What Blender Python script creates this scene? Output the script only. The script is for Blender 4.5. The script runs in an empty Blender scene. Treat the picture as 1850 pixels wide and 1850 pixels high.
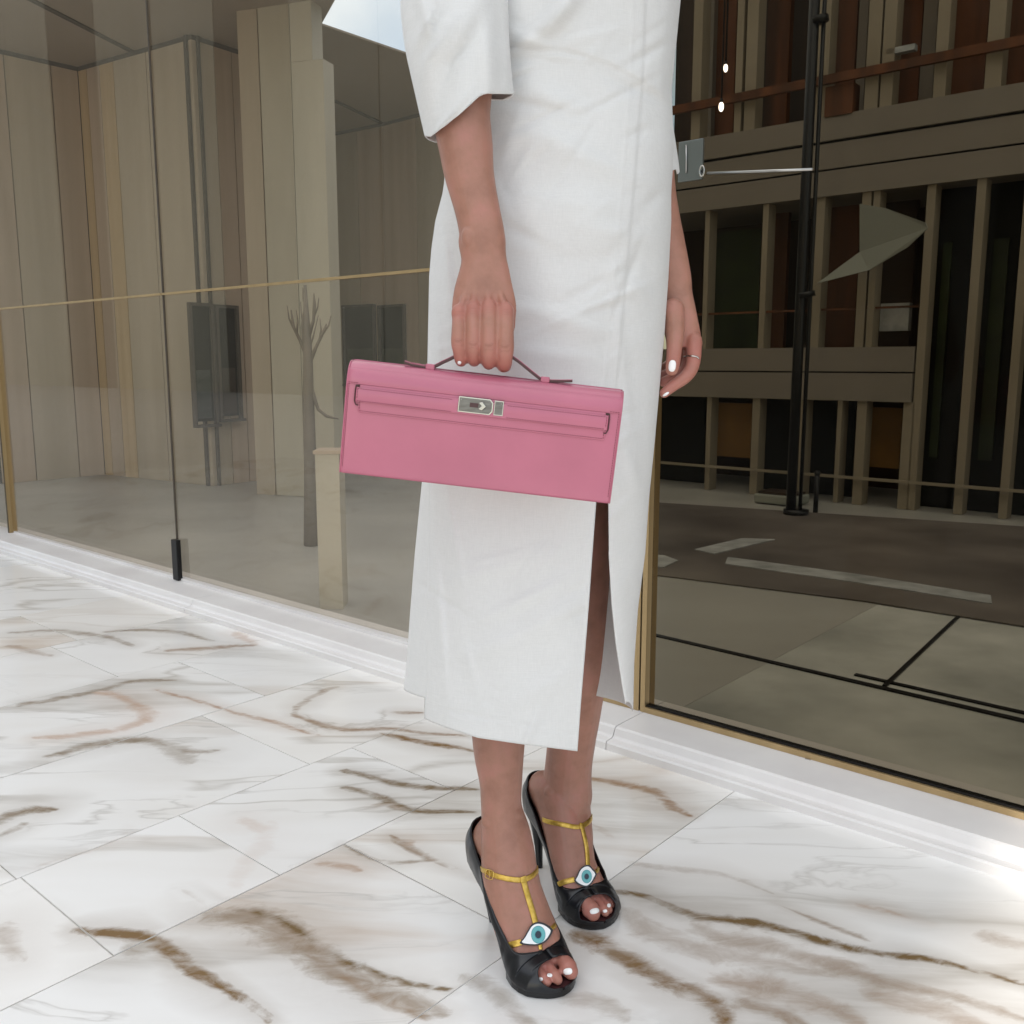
import bpy, bmesh, math, random
import numpy as np
from mathutils import Vector, Matrix
from mathutils.bvhtree import BVHTree
random.seed(4); rng = np.random.default_rng(7)
C = bpy.context.scene.collection
SC = bpy.context.scene

# ------------------------------------------------------------ camera, world, sun
FPX = 1700.0; CAMH = 0.85; PIT = math.atan(270/1700)
cam = bpy.data.cameras.new('camera'); camo = bpy.data.objects.new('camera', cam); C.objects.link(camo)
camo.location = (0, 0, CAMH); camo.rotation_euler = (math.pi/2 - PIT, 0, 0)
cam.sensor_width = 36; cam.lens = 36*FPX/1850; cam.clip_start = .05; cam.clip_end = 500
SC.camera = camo
SUN_EL, SUN_AZ = 25, 222       # azimuth clockwise from +Y
world = bpy.data.worlds.new('World'); SC.world = world; world.use_nodes = True
wn = world.node_tree; bg = wn.nodes['Background']
sky = wn.nodes.new('ShaderNodeTexSky'); sky.sky_type = 'NISHITA'; sky.sun_disc = False
sky.sun_elevation = math.radians(SUN_EL); sky.sun_rotation = math.radians(SUN_AZ)
sky.air_density = 1.0; sky.dust_density = .8; sky.ozone_density = 1.6
# thin bright cloud veil over the blue
wtc = wn.nodes.new('ShaderNodeTexCoord'); wno = wn.nodes.new('ShaderNodeTexNoise'); wno.inputs['Scale'].default_value = 2.2
wno.inputs['Detail'].default_value = 6; wn.links.new(wtc.outputs['Generated'], wno.inputs['Vector'])
wr = wn.nodes.new('ShaderNodeValToRGB'); wr.color_ramp.elements[0].position = .35; wr.color_ramp.elements[1].position = .6
wr.color_ramp.elements[0].color = (.08,.08,.08,1); wr.color_ramp.elements[1].color = (.78,.78,.78,1)
wn.links.new(wno.outputs['Fac'], wr.inputs[0])
wmx = wn.nodes.new('ShaderNodeMixRGB'); wn.links.new(wr.outputs[0], wmx.inputs[0]); wn.links.new(sky.outputs[0], wmx.inputs[1])
# an overcast veil is brighter overhead than near the horizon
wsp = wn.nodes.new('ShaderNodeSeparateXYZ'); wn.links.new(wtc.outputs['Generated'], wsp.inputs[0])
wz = wn.nodes.new('ShaderNodeMapRange'); wz.inputs[1].default_value = 0.0; wz.inputs[2].default_value = 1.0; wn.links.new(wsp.outputs['Z'], wz.inputs[0])
wcm = wn.nodes.new('ShaderNodeMixRGB'); wn.links.new(wz.outputs[0], wcm.inputs[0]); wcm.inputs[1].default_value = (2.3, 3.0, 3.7, 1); wcm.inputs[2].default_value = (14.0, 13.8, 13.3, 1)
wn.links.new(wcm.outputs[0], wmx.inputs[2])
wn.links.new(wmx.outputs[0], bg.inputs[0]); bg.inputs[1].default_value = .13
sl = bpy.data.lights.new('sun', 'SUN'); so = bpy.data.objects.new('sun', sl); C.objects.link(so)
sl.energy = 2.6; sl.angle = math.radians(0.6); sl.color = (1, .93, .83)
so.rotation_euler = (math.radians(90-SUN_EL), 0, math.radians(180-SUN_AZ)+math.pi)
_sd = Vector((math.sin(math.radians(SUN_AZ))*math.cos(math.radians(SUN_EL)), math.cos(math.radians(SUN_AZ))*math.cos(math.radians(SUN_EL)), math.sin(math.radians(SUN_EL))))
so.rotation_euler = _sd.to_track_quat('Z', 'Y').to_euler()
SC.view_settings.view_transform = 'Standard'; SC.view_settings.look = 'None'
SC.view_settings.exposure = 0.78; SC.view_settings.gamma = 1
SC.render.engine = 'CYCLES'
SC.cycles.max_bounces = 8; SC.cycles.transparent_max_bounces = 12; SC.cycles.caustics_reflective = False; SC.cycles.caustics_refractive = False

# ------------------------------------------------------------ projecting a sight line onto a plane of the place
cF = Vector((0, math.cos(PIT), -math.sin(PIT))); cU = Vector((0, math.sin(PIT), math.cos(PIT))); cO = Vector((0, 0, CAMH))
def ray(px, py): return cF + Vector((1,0,0))*((px-925)/FPX) - cU*((py-925)/FPX)
def P(px, py, Y):
    d = ray(px, py); return cO + d*(Y/d.y)
def GZ(px, py, z=0):
    d = ray(px, py); return cO + d*((z-CAMH)/d.z)
WU = Vector((.756, -.654, 0)).normalized(); WN = Vector((-WU.y, WU.x, 0))   # along the wall, into the wall
def UZ(px, py, w):                      # wall coordinates (u, z) on the plane at distance w
    d = ray(px, py); p = cO + d*((w)/d.dot(WN)); return p.dot(WU), p.z
def W(u, w, z): return WU*u + WN*w + Vector((0,0,z))

# ------------------------------------------------------------ helpers
def setp(o, label=None, cat=None, group=None, kind=None):
    if label: o['label'] = label
    if cat: o['category'] = cat
    if group: o['group'] = group
    if kind: o['kind'] = kind
    return o
def empty(name, loc, label, cat, group=None):
    o = bpy.data.objects.new(name, None); C.objects.link(o); o.location = loc; o.empty_display_size = .1
    bpy.context.view_layer.update()
    return setp(o, label, cat, group)
def link(name, me, mat, parent=None, smooth=False):
    if mat is not None and not me.materials: me.materials.append(mat)
    o = bpy.data.objects.new(name, me); C.objects.link(o)
    if parent is not None:
        o.parent = parent; o.matrix_parent_inverse = Matrix.Translation(-ploc(parent))
    if smooth: me.polygons.foreach_set('use_smooth', [True]*len(me.polygons))
    return o
def ploc(o):
    l = Vector(o.location)
    return l
def mesh(name, vs, fs, mat, parent=None, smooth=False, kind=None, label=None):
    me = bpy.data.meshes.new(name); me.from_pydata([tuple(v) for v in vs], [], fs); me.update()
    bm = bmesh.new(); bm.from_mesh(me); bmesh.ops.recalc_face_normals(bm, faces=bm.faces); bm.to_mesh(me); bm.free()
    o = link(name, me, mat, parent, smooth)
    if kind: o['kind'] = kind
    if label: o['label'] = label
    return o
class MB:
    def __init__(s): s.v = []; s.f = []
    def add(s, vs, fs):
        n = len(s.v); s.v += [Vector(v) for v in vs]; s.f += [[i+n for i in f] for f in fs]; return s
    def hexa(s, p):    # 8 corners, bottom four then top four
        return s.add(p, [(0,3,2,1),(4,5,6,7),(0,1,5,4),(1,2,6,5),(2,3,7,6),(3,0,4,7)])
    def wbox(s, u0, u1, w0, w1, z0, z1):
        return s.hexa([W(u0,w0,z0),W(u1,w0,z0),W(u1,w1,z0),W(u0,w1,z0),W(u0,w0,z1),W(u1,w0,z1),W(u1,w1,z1),W(u0,w1,z1)])
    def rings(s, rs, close=True, cap=True):
        n = len(rs[0]); b = len(s.v); fs = []
        for i in range(len(rs)-1):
            for j in range(n if close else n-1):
                k = (j+1) % n; fs.append((i*n+j, i*n+k, (i+1)*n+k, (i+1)*n+j))
        if cap: fs.append(tuple(range(n))[::-1]); fs.append(tuple((len(rs)-1)*n+j for j in range(n)))
        return s.add([p for r in rs for p in r], fs)
    def tube(s, pts, r, seg=12, cap=True):
        pts = [Vector(p) for p in pts]; rs = []
        rr = r if isinstance(r, (list, tuple)) else [r]*len(pts)
        up = None
        for i, p in enumerate(pts):
            t = (pts[min(i+1, len(pts)-1)]-pts[max(i-1, 0)]).normalized()
            if up is None: up = t.orthogonal().normalized()
            up = (up - t*up.dot(t)).normalized(); sd = t.cross(up)
            rs.append([p + (up*math.cos(a)+sd*math.sin(a))*rr[i] for a in [2*math.pi*k/seg for k in range(seg)]])
        return s.rings(rs, True, cap)
    def ball(s, c, r, seg=14, rg=9, m=None):
        c = Vector(c); r = Vector(r) if hasattr(r, '__len__') else Vector((r, r, r)); vs = []; fs = []
        for i in range(1, rg):
            a = math.pi*i/rg
            for j in range(seg):
                b = 2*math.pi*j/seg; v = Vector((r.x*math.sin(a)*math.cos(b), r.y*math.sin(a)*math.sin(b), r.z*math.cos(a)))
                vs.append(c + (m @ v if m else v))
        t = Vector((0,0,r.z)); top = len(vs); vs += [c+(m@t if m else t), c-(m@t if m else t)]
        for i in range(rg-2):
            for j in range(seg):
                k = (j+1)%seg; fs.append((i*seg+j, i*seg+k, (i+1)*seg+k, (i+1)*seg+j))
        for j in range(seg):
            k = (j+1)%seg; fs.append((top, k, j)); fs.append((top+1, (rg-2)*seg+j, (rg-2)*seg+k))
        return s.add(vs, fs)
    def build(s, name, mat, parent=None, smooth=False, kind=None, label=None): return mesh(name, s.v, s.f, mat, parent, smooth, kind, label)
def bevel(o, w, seg=2):
    m = o.modifiers.new('bevel', 'BEVEL'); m.width = w; m.segments = seg; m.limit_method = 'ANGLE'; m.angle_limit = math.radians(35); return o
def interp(tab, x):
    xs = [a for a, b in tab]; ys = [b for a, b in tab]; return float(np.interp(x, xs, ys))
def cr(pts, n):            # Catmull-Rom through points of any dimension
    p = np.array(pts, float); out = []
    m = len(p)-1
    for i in range(n):
        t = i/(n-1)*m; k = min(int(t), m-1); f = t-k
        p0, p1, p2, p3 = p[max(k-1,0)], p[k], p[k+1], p[min(k+2,m)]
        out.append(.5*((2*p1)+(-p0+p2)*f+(2*p0-5*p1+4*p2-p3)*f*f+(-p0+3*p1-3*p2+p3)*f**3))
    return out

# ------------------------------------------------------------ materials
def mat(name, col=(.5,.5,.5), rough=.5, metal=0, spec=.5, **kw):
    m = bpy.data.materials.new(name); m.use_nodes = True; b = m.node_tree.nodes['Principled BSDF']
    b.inputs['Base Color'].default_value = (*col, 1); b.inputs['Roughness'].default_value = rough
    b.inputs['Metallic'].default_value = metal; b.inputs['Specular IOR Level'].default_value = spec
    for k, v in kw.items(): b.inputs[k.replace('_', ' ')].default_value = v
    return m
def N(m, t, **kw):
    n = m.node_tree.nodes.new(t)
    for k, v in kw.items():
        if k in n.inputs: n.inputs[k].default_value = v
        else: setattr(n, k, v)
    return n
def L(m, a, b): m.node_tree.links.new(a, b)
def ramp(m, fac, stops, interp_='LINEAR'):
    r = N(m, 'ShaderNodeValToRGB'); cr_ = r.color_ramp; cr_.interpolation = interp_
    while len(cr_.elements) < len(stops): cr_.elements.new(.5)
    for e, (p, c) in zip(cr_.elements, stops):
        e.position = p; e.color = (*c, 1) if hasattr(c, '__len__') else (c, c, c, 1)
    L(m, fac, r.inputs[0]); return r.outputs[0]
def mix(m, f, a, b, mode='MIX'):
    n = N(m, 'ShaderNodeMixRGB', blend_type=mode)
    for s, v in ((0, f), (1, a), (2, b)):
        if isinstance(v, (int, float)): n.inputs[s].default_value = v if s == 0 else (v, v, v, 1)
        elif isinstance(v, tuple): n.inputs[s].default_value = (*v, 1)
        else: L(m, v, n.inputs[s])
    return n.outputs[0]
def mth(m, op, a, b=0.0, c=None):
    n = N(m, 'ShaderNodeMath', operation=op)
    for s, v in ((0, a), (1, b), (2, c)):
        if v is None: continue
        if isinstance(v, (int, float)): n.inputs[s].default_value = v
        else: L(m, v, n.inputs[s])
    return n.outputs[0]
def bump(m, h, strength, dist, prev=None):
    b = N(m, 'ShaderNodeBump'); b.inputs['Strength'].default_value = strength; b.inputs['Distance'].default_value = dist
    L(m, h, b.inputs['Height'])
    if prev: L(m, prev, b.inputs['Normal'])
    return b.outputs[0]
def noise(m, vec, scale, detail=4, rough=.55, dist=0, w=None):
    n = N(m, 'ShaderNodeTexNoise'); n.inputs['Scale'].default_value = scale; n.inputs['Detail'].default_value = detail
    n.inputs['Roughness'].default_value = rough; n.inputs['Distortion'].default_value = dist
    if w is not None: n.noise_dimensions = '4D'; L(m, w, n.inputs['W'])
    if vec is not None: L(m, vec, n.inputs['Vector'])
    return n.outputs['Fac']
def mapping(m, vec, rot=(0,0,0), scale=(1,1,1), loc=(0,0,0)):
    n = N(m, 'ShaderNodeMapping'); n.inputs['Rotation'].default_value = rot; n.inputs['Scale'].default_value = scale; n.inputs['Location'].default_value = loc
    L(m, vec, n.inputs['Vector']); return n.outputs[0]
def PB(m): return m.node_tree.nodes['Principled BSDF']
def geo(m): return N(m, 'ShaderNodeNewGeometry').outputs['Position']

def marble():
    m = mat('marble', (.8,.8,.78), .22, spec=.45); pos = geo(m)
    oi = N(m, 'ShaderNodeObjectInfo').outputs['Random']
    w = mth(m, 'MULTIPLY', oi, 37.0)
    # frame of the veins, then a warp
    v = mapping(m, pos, rot=(0,0,math.radians(22)), scale=(.55, 2.1, 1))
    wn_ = N(m, 'ShaderNodeTexNoise', noise_dimensions='4D'); wn_.inputs['Scale'].default_value = 1.6; wn_.inputs['Detail'].default_value = 5
    L(m, v, wn_.inputs['Vector']); L(m, w, wn_.inputs['W'])
    vv = N(m, 'ShaderNodeVectorMath', operation='MULTIPLY_ADD'); L(m, wn_.outputs['Color'], vv.inputs[0]); vv.inputs[1].default_value = (.55,.55,.3); L(m, v, vv.inputs[2])
    a = noise(m, vv.outputs[0], 1.15, 3, .5, .5, w)
    d = mth(m, 'ABSOLUTE', mth(m, 'SUBTRACT', a, .5))
    wid = noise(m, vv.outputs[0], 1.3, 2, .5, 0, mth(m, 'ADD', w, 9.0))
    widr = ramp(m, wid, [(.38, .006), (.52, .022), (.66, .085)])
    core = mth(m, 'SUBTRACT', 1.0, mth(m, 'SMOOTH_MIN', mth(m, 'DIVIDE', d, widr), 1.0, .3))
    core = mth(m, 'MAXIMUM', core, 0.0)
    streak = noise(m, mapping(m, vv.outputs[0], scale=(1.5, 9, 1)), 3, 5, .6, .3, w)
    core = mth(m, 'MULTIPLY', core, ramp(m, streak, [(.3, .45), (.6, 1.0)]))
    # thin dark lines
    b2 = noise(m, vv.outputs[0], 2.6, 5, .55, .8, mth(m, 'ADD', w, 3.0))
    d2 = mth(m, 'ABSOLUTE', mth(m, 'SUBTRACT', b2, .5))
    thin = ramp(m, d2, [(0, 1.0), (.006, .55), (.02, 0.0)])
    gate = ramp(m, noise(m, v, 1.7, 2, .5, 0, mth(m, 'ADD', w, 5.0)), [(.47, 0.0), (.58, 1.0)])
    thin = mth(m, 'MULTIPLY', thin, gate)
    cl = noise(m, vv.outputs[0], 1.4, 4, .6, .2, mth(m, 'ADD', w, 1.0))
    base = ramp(m, cl, [(.3, (.90,.897,.893)), (.5, (.87,.862,.85)), (.62, (.83,.81,.78)), (.75, (.74,.70,.65))])
    hue = ramp(m, noise(m, v, .9, 2, .5, 0, w), [(.4, (.27,.235,.185)), (.52, (.34,.30,.25)), (.62, (.47,.33,.22))])
    tg = ramp(m, mth(m, 'FRACT', mth(m, 'MULTIPLY', oi, 7.31)), [(0, .15), (.3, .5), (.45, 1.0)])
    core = mth(m, 'MULTIPLY', core, tg); thin = mth(m, 'MULTIPLY', thin, tg)
    col = mix(m, mth(m, 'MULTIPLY', core, .95), base, hue)
    col = mix(m, mth(m, 'MULTIPLY', thin, .6), col, (.22,.19,.15))
    def att(nm):
        a_ = N(m, 'ShaderNodeAttribute'); a_.attribute_name = nm; return a_.outputs['Fac']
    fine = noise(m, mapping(m, pos, rot=(0,0,math.radians(-32)), scale=(6,13,1)), 2.2, 7, .68, .8); fn2 = noise(m, pos, 45, 4, .6)
    rr = mth(m, 'ADD', att('vein_r'), mth(m, 'ADD', mth(m, 'MULTIPLY', mth(m, 'SUBTRACT', fine, .5), 1.3), mth(m, 'MULTIPLY', mth(m, 'SUBTRACT', fn2, .5), .5)))
    vm = ramp(m, rr, [(.05, 1.0), (.35, .8), (.75, .32), (1.0, 0.0)])
    halo = ramp(m, mth(m, 'MULTIPLY', att('vein_r'), .27), [(.15, .30), (1.0, 0.0)])
    vm = mth(m, 'MULTIPLY', mth(m, 'MAXIMUM', vm, halo), att('vein_s'))
    vm = mth(m, 'MULTIPLY', vm, ramp(m, fine, [(.3, 1.15), (.7, .8)]))
    vhue = mix(m, att('vein_h'), (.19,.125,.06), (.46,.22,.09))
    lite = mix(m, mth(m, 'MULTIPLY', mth(m, 'FRACT', mth(m, 'MULTIPLY', oi, 13.7)), .9), (.885,.872,.855), (.90,.85,.785))
    sub = mix(m, ramp(m, cl, [(.45, 0.0), (.8, .5)]), lite, (.72,.69,.65))
    col = mix(m, mth(m, 'ADD', mth(m, 'MULTIPLY', att('own'), .5), .5), sub, col)
    col = mix(m, mth(m, 'MINIMUM', vm, 1.0), col, vhue)
    L(m, col, PB(m).inputs['Base Color'])
    r = ramp(m, noise(m, pos, 3, 4), [(.3, .09), (.7, .22)]); L(m, r, PB(m).inputs['Roughness'])
    L(m, bump(m, noise(m, pos, 9, 3), .05, .004), PB(m).inputs['Normal'])
    return m
def noisy(name, c1, c2, scale=3, rough=.6, stretch=(1,1,1), bumps=.1, bd=.003, spec=.4, metal=0, detail=5):
    m = mat(name, c1, rough, metal, spec); pos = geo(m); v = mapping(m, pos, scale=stretch)
    n = noise(m, v, scale, detail); L(m, ramp(m, n, [(.3, c1), (.7, c2)]), PB(m).inputs['Base Color'])
    if bumps: L(m, bump(m, noise(m, v, scale*6, 3), bumps, bd), PB(m).inputs['Normal'])
    return m
def glassm(name, tint, refl, haze=0.0, hz=(.6,.6,.55)):
    m = bpy.data.materials.new(name); m.use_nodes = True; nt = m.node_tree; nt.nodes.clear()
    out = N(m, 'ShaderNodeOutputMaterial'); tr = N(m, 'ShaderNodeBsdfTransparent'); gl = N(m, 'ShaderNodeBsdfGlossy')
    tr.inputs[0].default_value = (*tint, 1); gl.inputs['Roughness'].default_value = .01
    mx = N(m, 'ShaderNodeMixShader'); 
    fr = N(m, 'ShaderNodeFresnel'); fr.inputs['IOR'].default_value = 1.45
    f = mth(m, 'MULTIPLY', fr.outputs[0], refl); L(m, f, mx.inputs[0]); L(m, tr.outputs[0], mx.inputs[1]); L(m, gl.outputs[0], mx.inputs[2])
    last = mx.outputs[0]
    if haze:
        df = N(m, 'ShaderNodeBsdfDiffuse'); df.inputs[0].default_value = (*hz, 1)
        pos = geo(m); n = noise(m, mapping(m, pos, scale=(1,1,.35)), 3.5, 4)
        fac = mth(m, 'MULTIPLY', ramp(m, n, [(.3, .4), (.7, 1.0)]), haze)
        m2 = N(m, 'ShaderNodeMixShader'); L(m, fac, m2.inputs[0]); L(m, last, m2.inputs[1]); L(m, df.outputs[0], m2.inputs[2]); last = m2.outputs[0]
    L(m, last, out.inputs[0]); return m
def linen():
    m = mat('white_linen', (.67,.665,.655), .75, spec=.25); PB(m).inputs['Sheen Weight'].default_value = .25
    pos = geo(m)
    wx = noise(m, mapping(m, pos, scale=(900, 900, 60)), 1, 2); wz = noise(m, mapping(m, pos, scale=(70, 70, 1100)), 1, 2)
    th = mth(m, 'ADD', wx, wz)
    slub = noise(m, mapping(m, pos, scale=(260, 260, 8)), 1, 3)
    cr_ = noise(m, mapping(m, pos, rot=(0,.5,0), scale=(14, 14, 20)), 1, 4, .55, .8)
    L(m, ramp(m, mth(m, 'MULTIPLY', th, .5), [(.35, (.65,.645,.635)), (.65, (.70,.695,.685))]), PB(m).inputs['Base Color'])
    rg = N(m, 'ShaderNodeTexNoise', noise_type='RIDGED_MULTIFRACTAL'); rg.inputs['Scale'].default_value = 1; rg.inputs['Detail'].default_value = 3; rg.inputs['Distortion'].default_value = .6
    L(m, mapping(m, pos, rot=(0,.45,0), scale=(5.5, 5.5, 16)), rg.inputs['Vector'])
    gt = ramp(m, noise(m, pos, 5, 2), [(.42, 0.0), (.62, 1.0)])
    rdg = mth(m, 'MULTIPLY', ramp(m, mth(m, 'MULTIPLY', rg.outputs['Fac'], .4), [(.35, 0.0), (.9, 1.0)]), gt)
    b = bump(m, rdg, .55, .005); b = bump(m, cr_, .45, .004, b); b = bump(m, slub, .10, .0006, b); b = bump(m, th, .08, .0003, b); L(m, b, PB(m).inputs['Normal'])
    PB(m).inputs['Subsurface Weight'].default_value = .08; PB(m).inputs['Subsurface Radius'].default_value = (.01,.01,.01)
    return m
def skin():
    m = mat('skin', (.46,.245,.17), .43, spec=.32); b = PB(m)
    b.inputs['Subsurface Weight'].default_value = .18; b.inputs['Subsurface Radius'].default_value = (.012,.005,.003); b.inputs['Subsurface Scale'].default_value = .5
    pos = geo(m)
    a = N(m, 'ShaderNodeAttribute'); a.attribute_name = 'flush'
    n1 = ramp(m, noise(m, pos, 28, 5, .6), [(.28, (.30,.148,.106)), (.5, (.375,.188,.136)), (.72, (.43,.20,.158))])
    col = mix(m, mth(m, 'MULTIPLY', a.outputs['Fac'], .6), n1, (.47,.155,.135))
    sp = ramp(m, noise(m, pos, 210, 2), [(.70, 0.0), (.76, 1.0)])
    cz = N(m, 'ShaderNodeAttribute'); cz.attribute_name = 'crease_shade'
    col = mix(m, mth(m, 'MULTIPLY', cz.outputs['Fac'], .45), col, (.20,.075,.055))
    col = mix(m, mth(m, 'MULTIPLY', sp, .25), col, (.30,.14,.09))
    L(m, col, b.inputs['Base Color'])
    bb = bump(m, noise(m, pos, 60, 4), .2, .002); bb = bump(m, noise(m, mapping(m, pos, scale=(1,1,.25)), 75, 3, .5, .6), .22, .0015, bb); bb = bump(m, noise(m, mapping(m, pos, scale=(1,1,.5)), 900, 3), .15, .0003, bb); L(m, bb, b.inputs['Normal'])
    return m
def leather(name, col, rough, coat=0, grain=700):
    m = mat(name, col, rough, spec=.45); b = PB(m); b.inputs['Coat Weight'].default_value = coat; b.inputs['Coat Roughness'].default_value = .25
    pos = geo(m); n = noise(m, pos, 12, 4)
    L(m, ramp(m, n, [(.3, tuple(c*.94 for c in col)), (.7, tuple(min(1, c*1.05) for c in col))]), b.inputs['Base Color'])
    vo = N(m, 'ShaderNodeTexVoronoi'); vo.inputs['Scale'].default_value = grain; L(m, pos, vo.inputs['Vector'])
    L(m, bump(m, noise(m, pos, 18, 3), .25, .003, bump(m, vo.outputs['Distance'], .06, .0004)), b.inputs['Normal'])
    return m
M = dict(
    marble=marble(), grout=mat('grout', (.60,.56,.51), .8), linen=linen(), skin=skin(),
    pink=leather('pink_leather', (.47,.135,.20), .32, .3), pinkd=mat('pink_stitching', (.16,.02,.04), .6),
    edge=mat('leather_edge', (.07,.025,.025), .45), black=leather('black_leather', (.006,.0065,.009), .30, .12),
    lining=mat('dark_lining', (.05,.012,.014), .6), patent=mat('glossy_black', (.008,.008,.009), .12),
    gold=noisy('gold_leather', (.50,.31,.05), (.74,.50,.13), 160, .33, bumps=.5, bd=.0006, metal=.85),
    goldm=mat('gold_metal', (.75,.52,.16), .25, 1), silver=mat('palladium', (.50,.48,.44), .22, 1), gun=noisy('dark_palladium', (.15,.14,.125), (.22,.21,.19), 60, .35, stretch=(1,1,6), bumps=0, metal=.9),
    white=mat('white_enamel', (.86,.87,.87), .3), nail=mat('white_polish', (.9,.89,.88), .15), teal=mat('turquoise_enamel', (.12,.40,.42), .3),
    teald=mat('deep_turquoise', (.06,.27,.31), .3), navy=mat('navy_enamel', (.008,.02,.04), .25),
    sill=noisy('pale_stone', (.72,.69,.68), (.80,.78,.765), 5, .35, bumps=.05),
    brass=noisy('brushed_brass', (.46,.33,.17), (.56,.41,.22), 20, .42, stretch=(1,1,.05), bumps=.03, metal=.75),
    dark=mat('black_metal', (.012,.012,.013), .35, .4), darkgold=mat('dark_bronze', (.10,.075,.04), .4, .6),
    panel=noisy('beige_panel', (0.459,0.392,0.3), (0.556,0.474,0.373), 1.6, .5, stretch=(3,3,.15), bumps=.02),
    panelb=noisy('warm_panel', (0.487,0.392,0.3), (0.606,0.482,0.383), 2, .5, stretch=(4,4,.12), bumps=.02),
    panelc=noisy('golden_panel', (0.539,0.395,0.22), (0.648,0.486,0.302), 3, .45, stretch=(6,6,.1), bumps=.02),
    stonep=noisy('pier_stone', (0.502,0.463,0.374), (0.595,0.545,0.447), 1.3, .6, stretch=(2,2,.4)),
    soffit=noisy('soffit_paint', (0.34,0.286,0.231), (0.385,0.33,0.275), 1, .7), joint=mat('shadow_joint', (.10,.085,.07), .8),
    court=noisy('court_paving', (.36,.35,.325), (.46,.45,.42), .9, .35, stretch=(1,2,1), bumps=.05),
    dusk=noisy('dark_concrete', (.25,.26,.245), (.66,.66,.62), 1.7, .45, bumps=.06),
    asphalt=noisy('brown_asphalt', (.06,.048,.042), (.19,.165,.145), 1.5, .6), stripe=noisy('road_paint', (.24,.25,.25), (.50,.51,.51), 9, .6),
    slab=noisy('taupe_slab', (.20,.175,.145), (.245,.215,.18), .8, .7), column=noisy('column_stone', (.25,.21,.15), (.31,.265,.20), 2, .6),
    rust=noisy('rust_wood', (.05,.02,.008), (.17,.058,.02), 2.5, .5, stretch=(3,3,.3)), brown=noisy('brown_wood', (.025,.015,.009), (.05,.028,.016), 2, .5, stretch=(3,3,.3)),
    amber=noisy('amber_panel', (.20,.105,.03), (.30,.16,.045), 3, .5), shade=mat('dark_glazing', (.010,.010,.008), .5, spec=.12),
    greenw=noisy('hedge_window', (.012,.018,.008), (.03,.045,.015), 7, .3), winlow=noisy('window_view', (.012,.022,.018), (.05,.065,.06), 6, .6, stretch=(1,1,3)),
    sapl=noisy('bark', (.19,.165,.135), (.25,.215,.175), 8, .8), canvas=mat('pale_canvas', (.27,.28,.24), .8),
    chrome=mat('brushed_steel', (.42,.41,.39), .3, 1), steelp=mat('steel_plate', (.20,.22,.21), .35, .8),
    glassA=glassm('left_glass', (.94,.915,.87), .20, .0, (.75,.74,.68)), glassB=glassm('tinted_glass', (.64,.605,.53), .12, .0),
    paving=noisy('plaza_paving', (.45,.44,.42), (.55,.54,.51), 2, .6),
)
bulb = mat('lit_bulb', (1,1,1)); PB(bulb).inputs['Emission Color'].default_value = (1,.95,.9,1); PB(bulb).inputs['Emission Strength'].default_value = 4

# ------------------------------------------------------------ floor: marble tiles in columns square to the wall
WC = 1.635; WG = 1.795                # distance (along WN) of the curb face and of the glass
g = MB().hexa([Vector((-60,-60,-.3)),Vector((60,-60,-.3)),Vector((60,60,-.3)),Vector((-60,60,-.3)),Vector((-60,-60,-.012)),Vector((60,-60,-.012)),Vector((60,60,-.012)),Vector((-60,60,-.012))]).build('ground', M['paving'], None, kind='structure')
fl = MB().wbox(-6.2, 2.6, -1.5, WC+.1, -.0115, -.004).build('floor', M['grout'], None, kind='structure')
def uw(p): return p.dot(WU), p.dot(WN)
uA = uw(GZ(518,1575))[0]; uB = uw(GZ(306,1480))[0]; uC = (uw(GZ(880,1755))[0]+uw(GZ(1150,1550))[0])/2
cols = [uA - .32 - .43*k for k in range(13, 0, -1)] + [uB, uA, uC, uC+.62, uC+1.05, uC+1.67, uC+2.3]
jAB = uw(GZ(410,1525))[1]; jAC = uw(GZ(790,1612))[1]; jl = uw(GZ(90,1640))[1]

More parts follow.
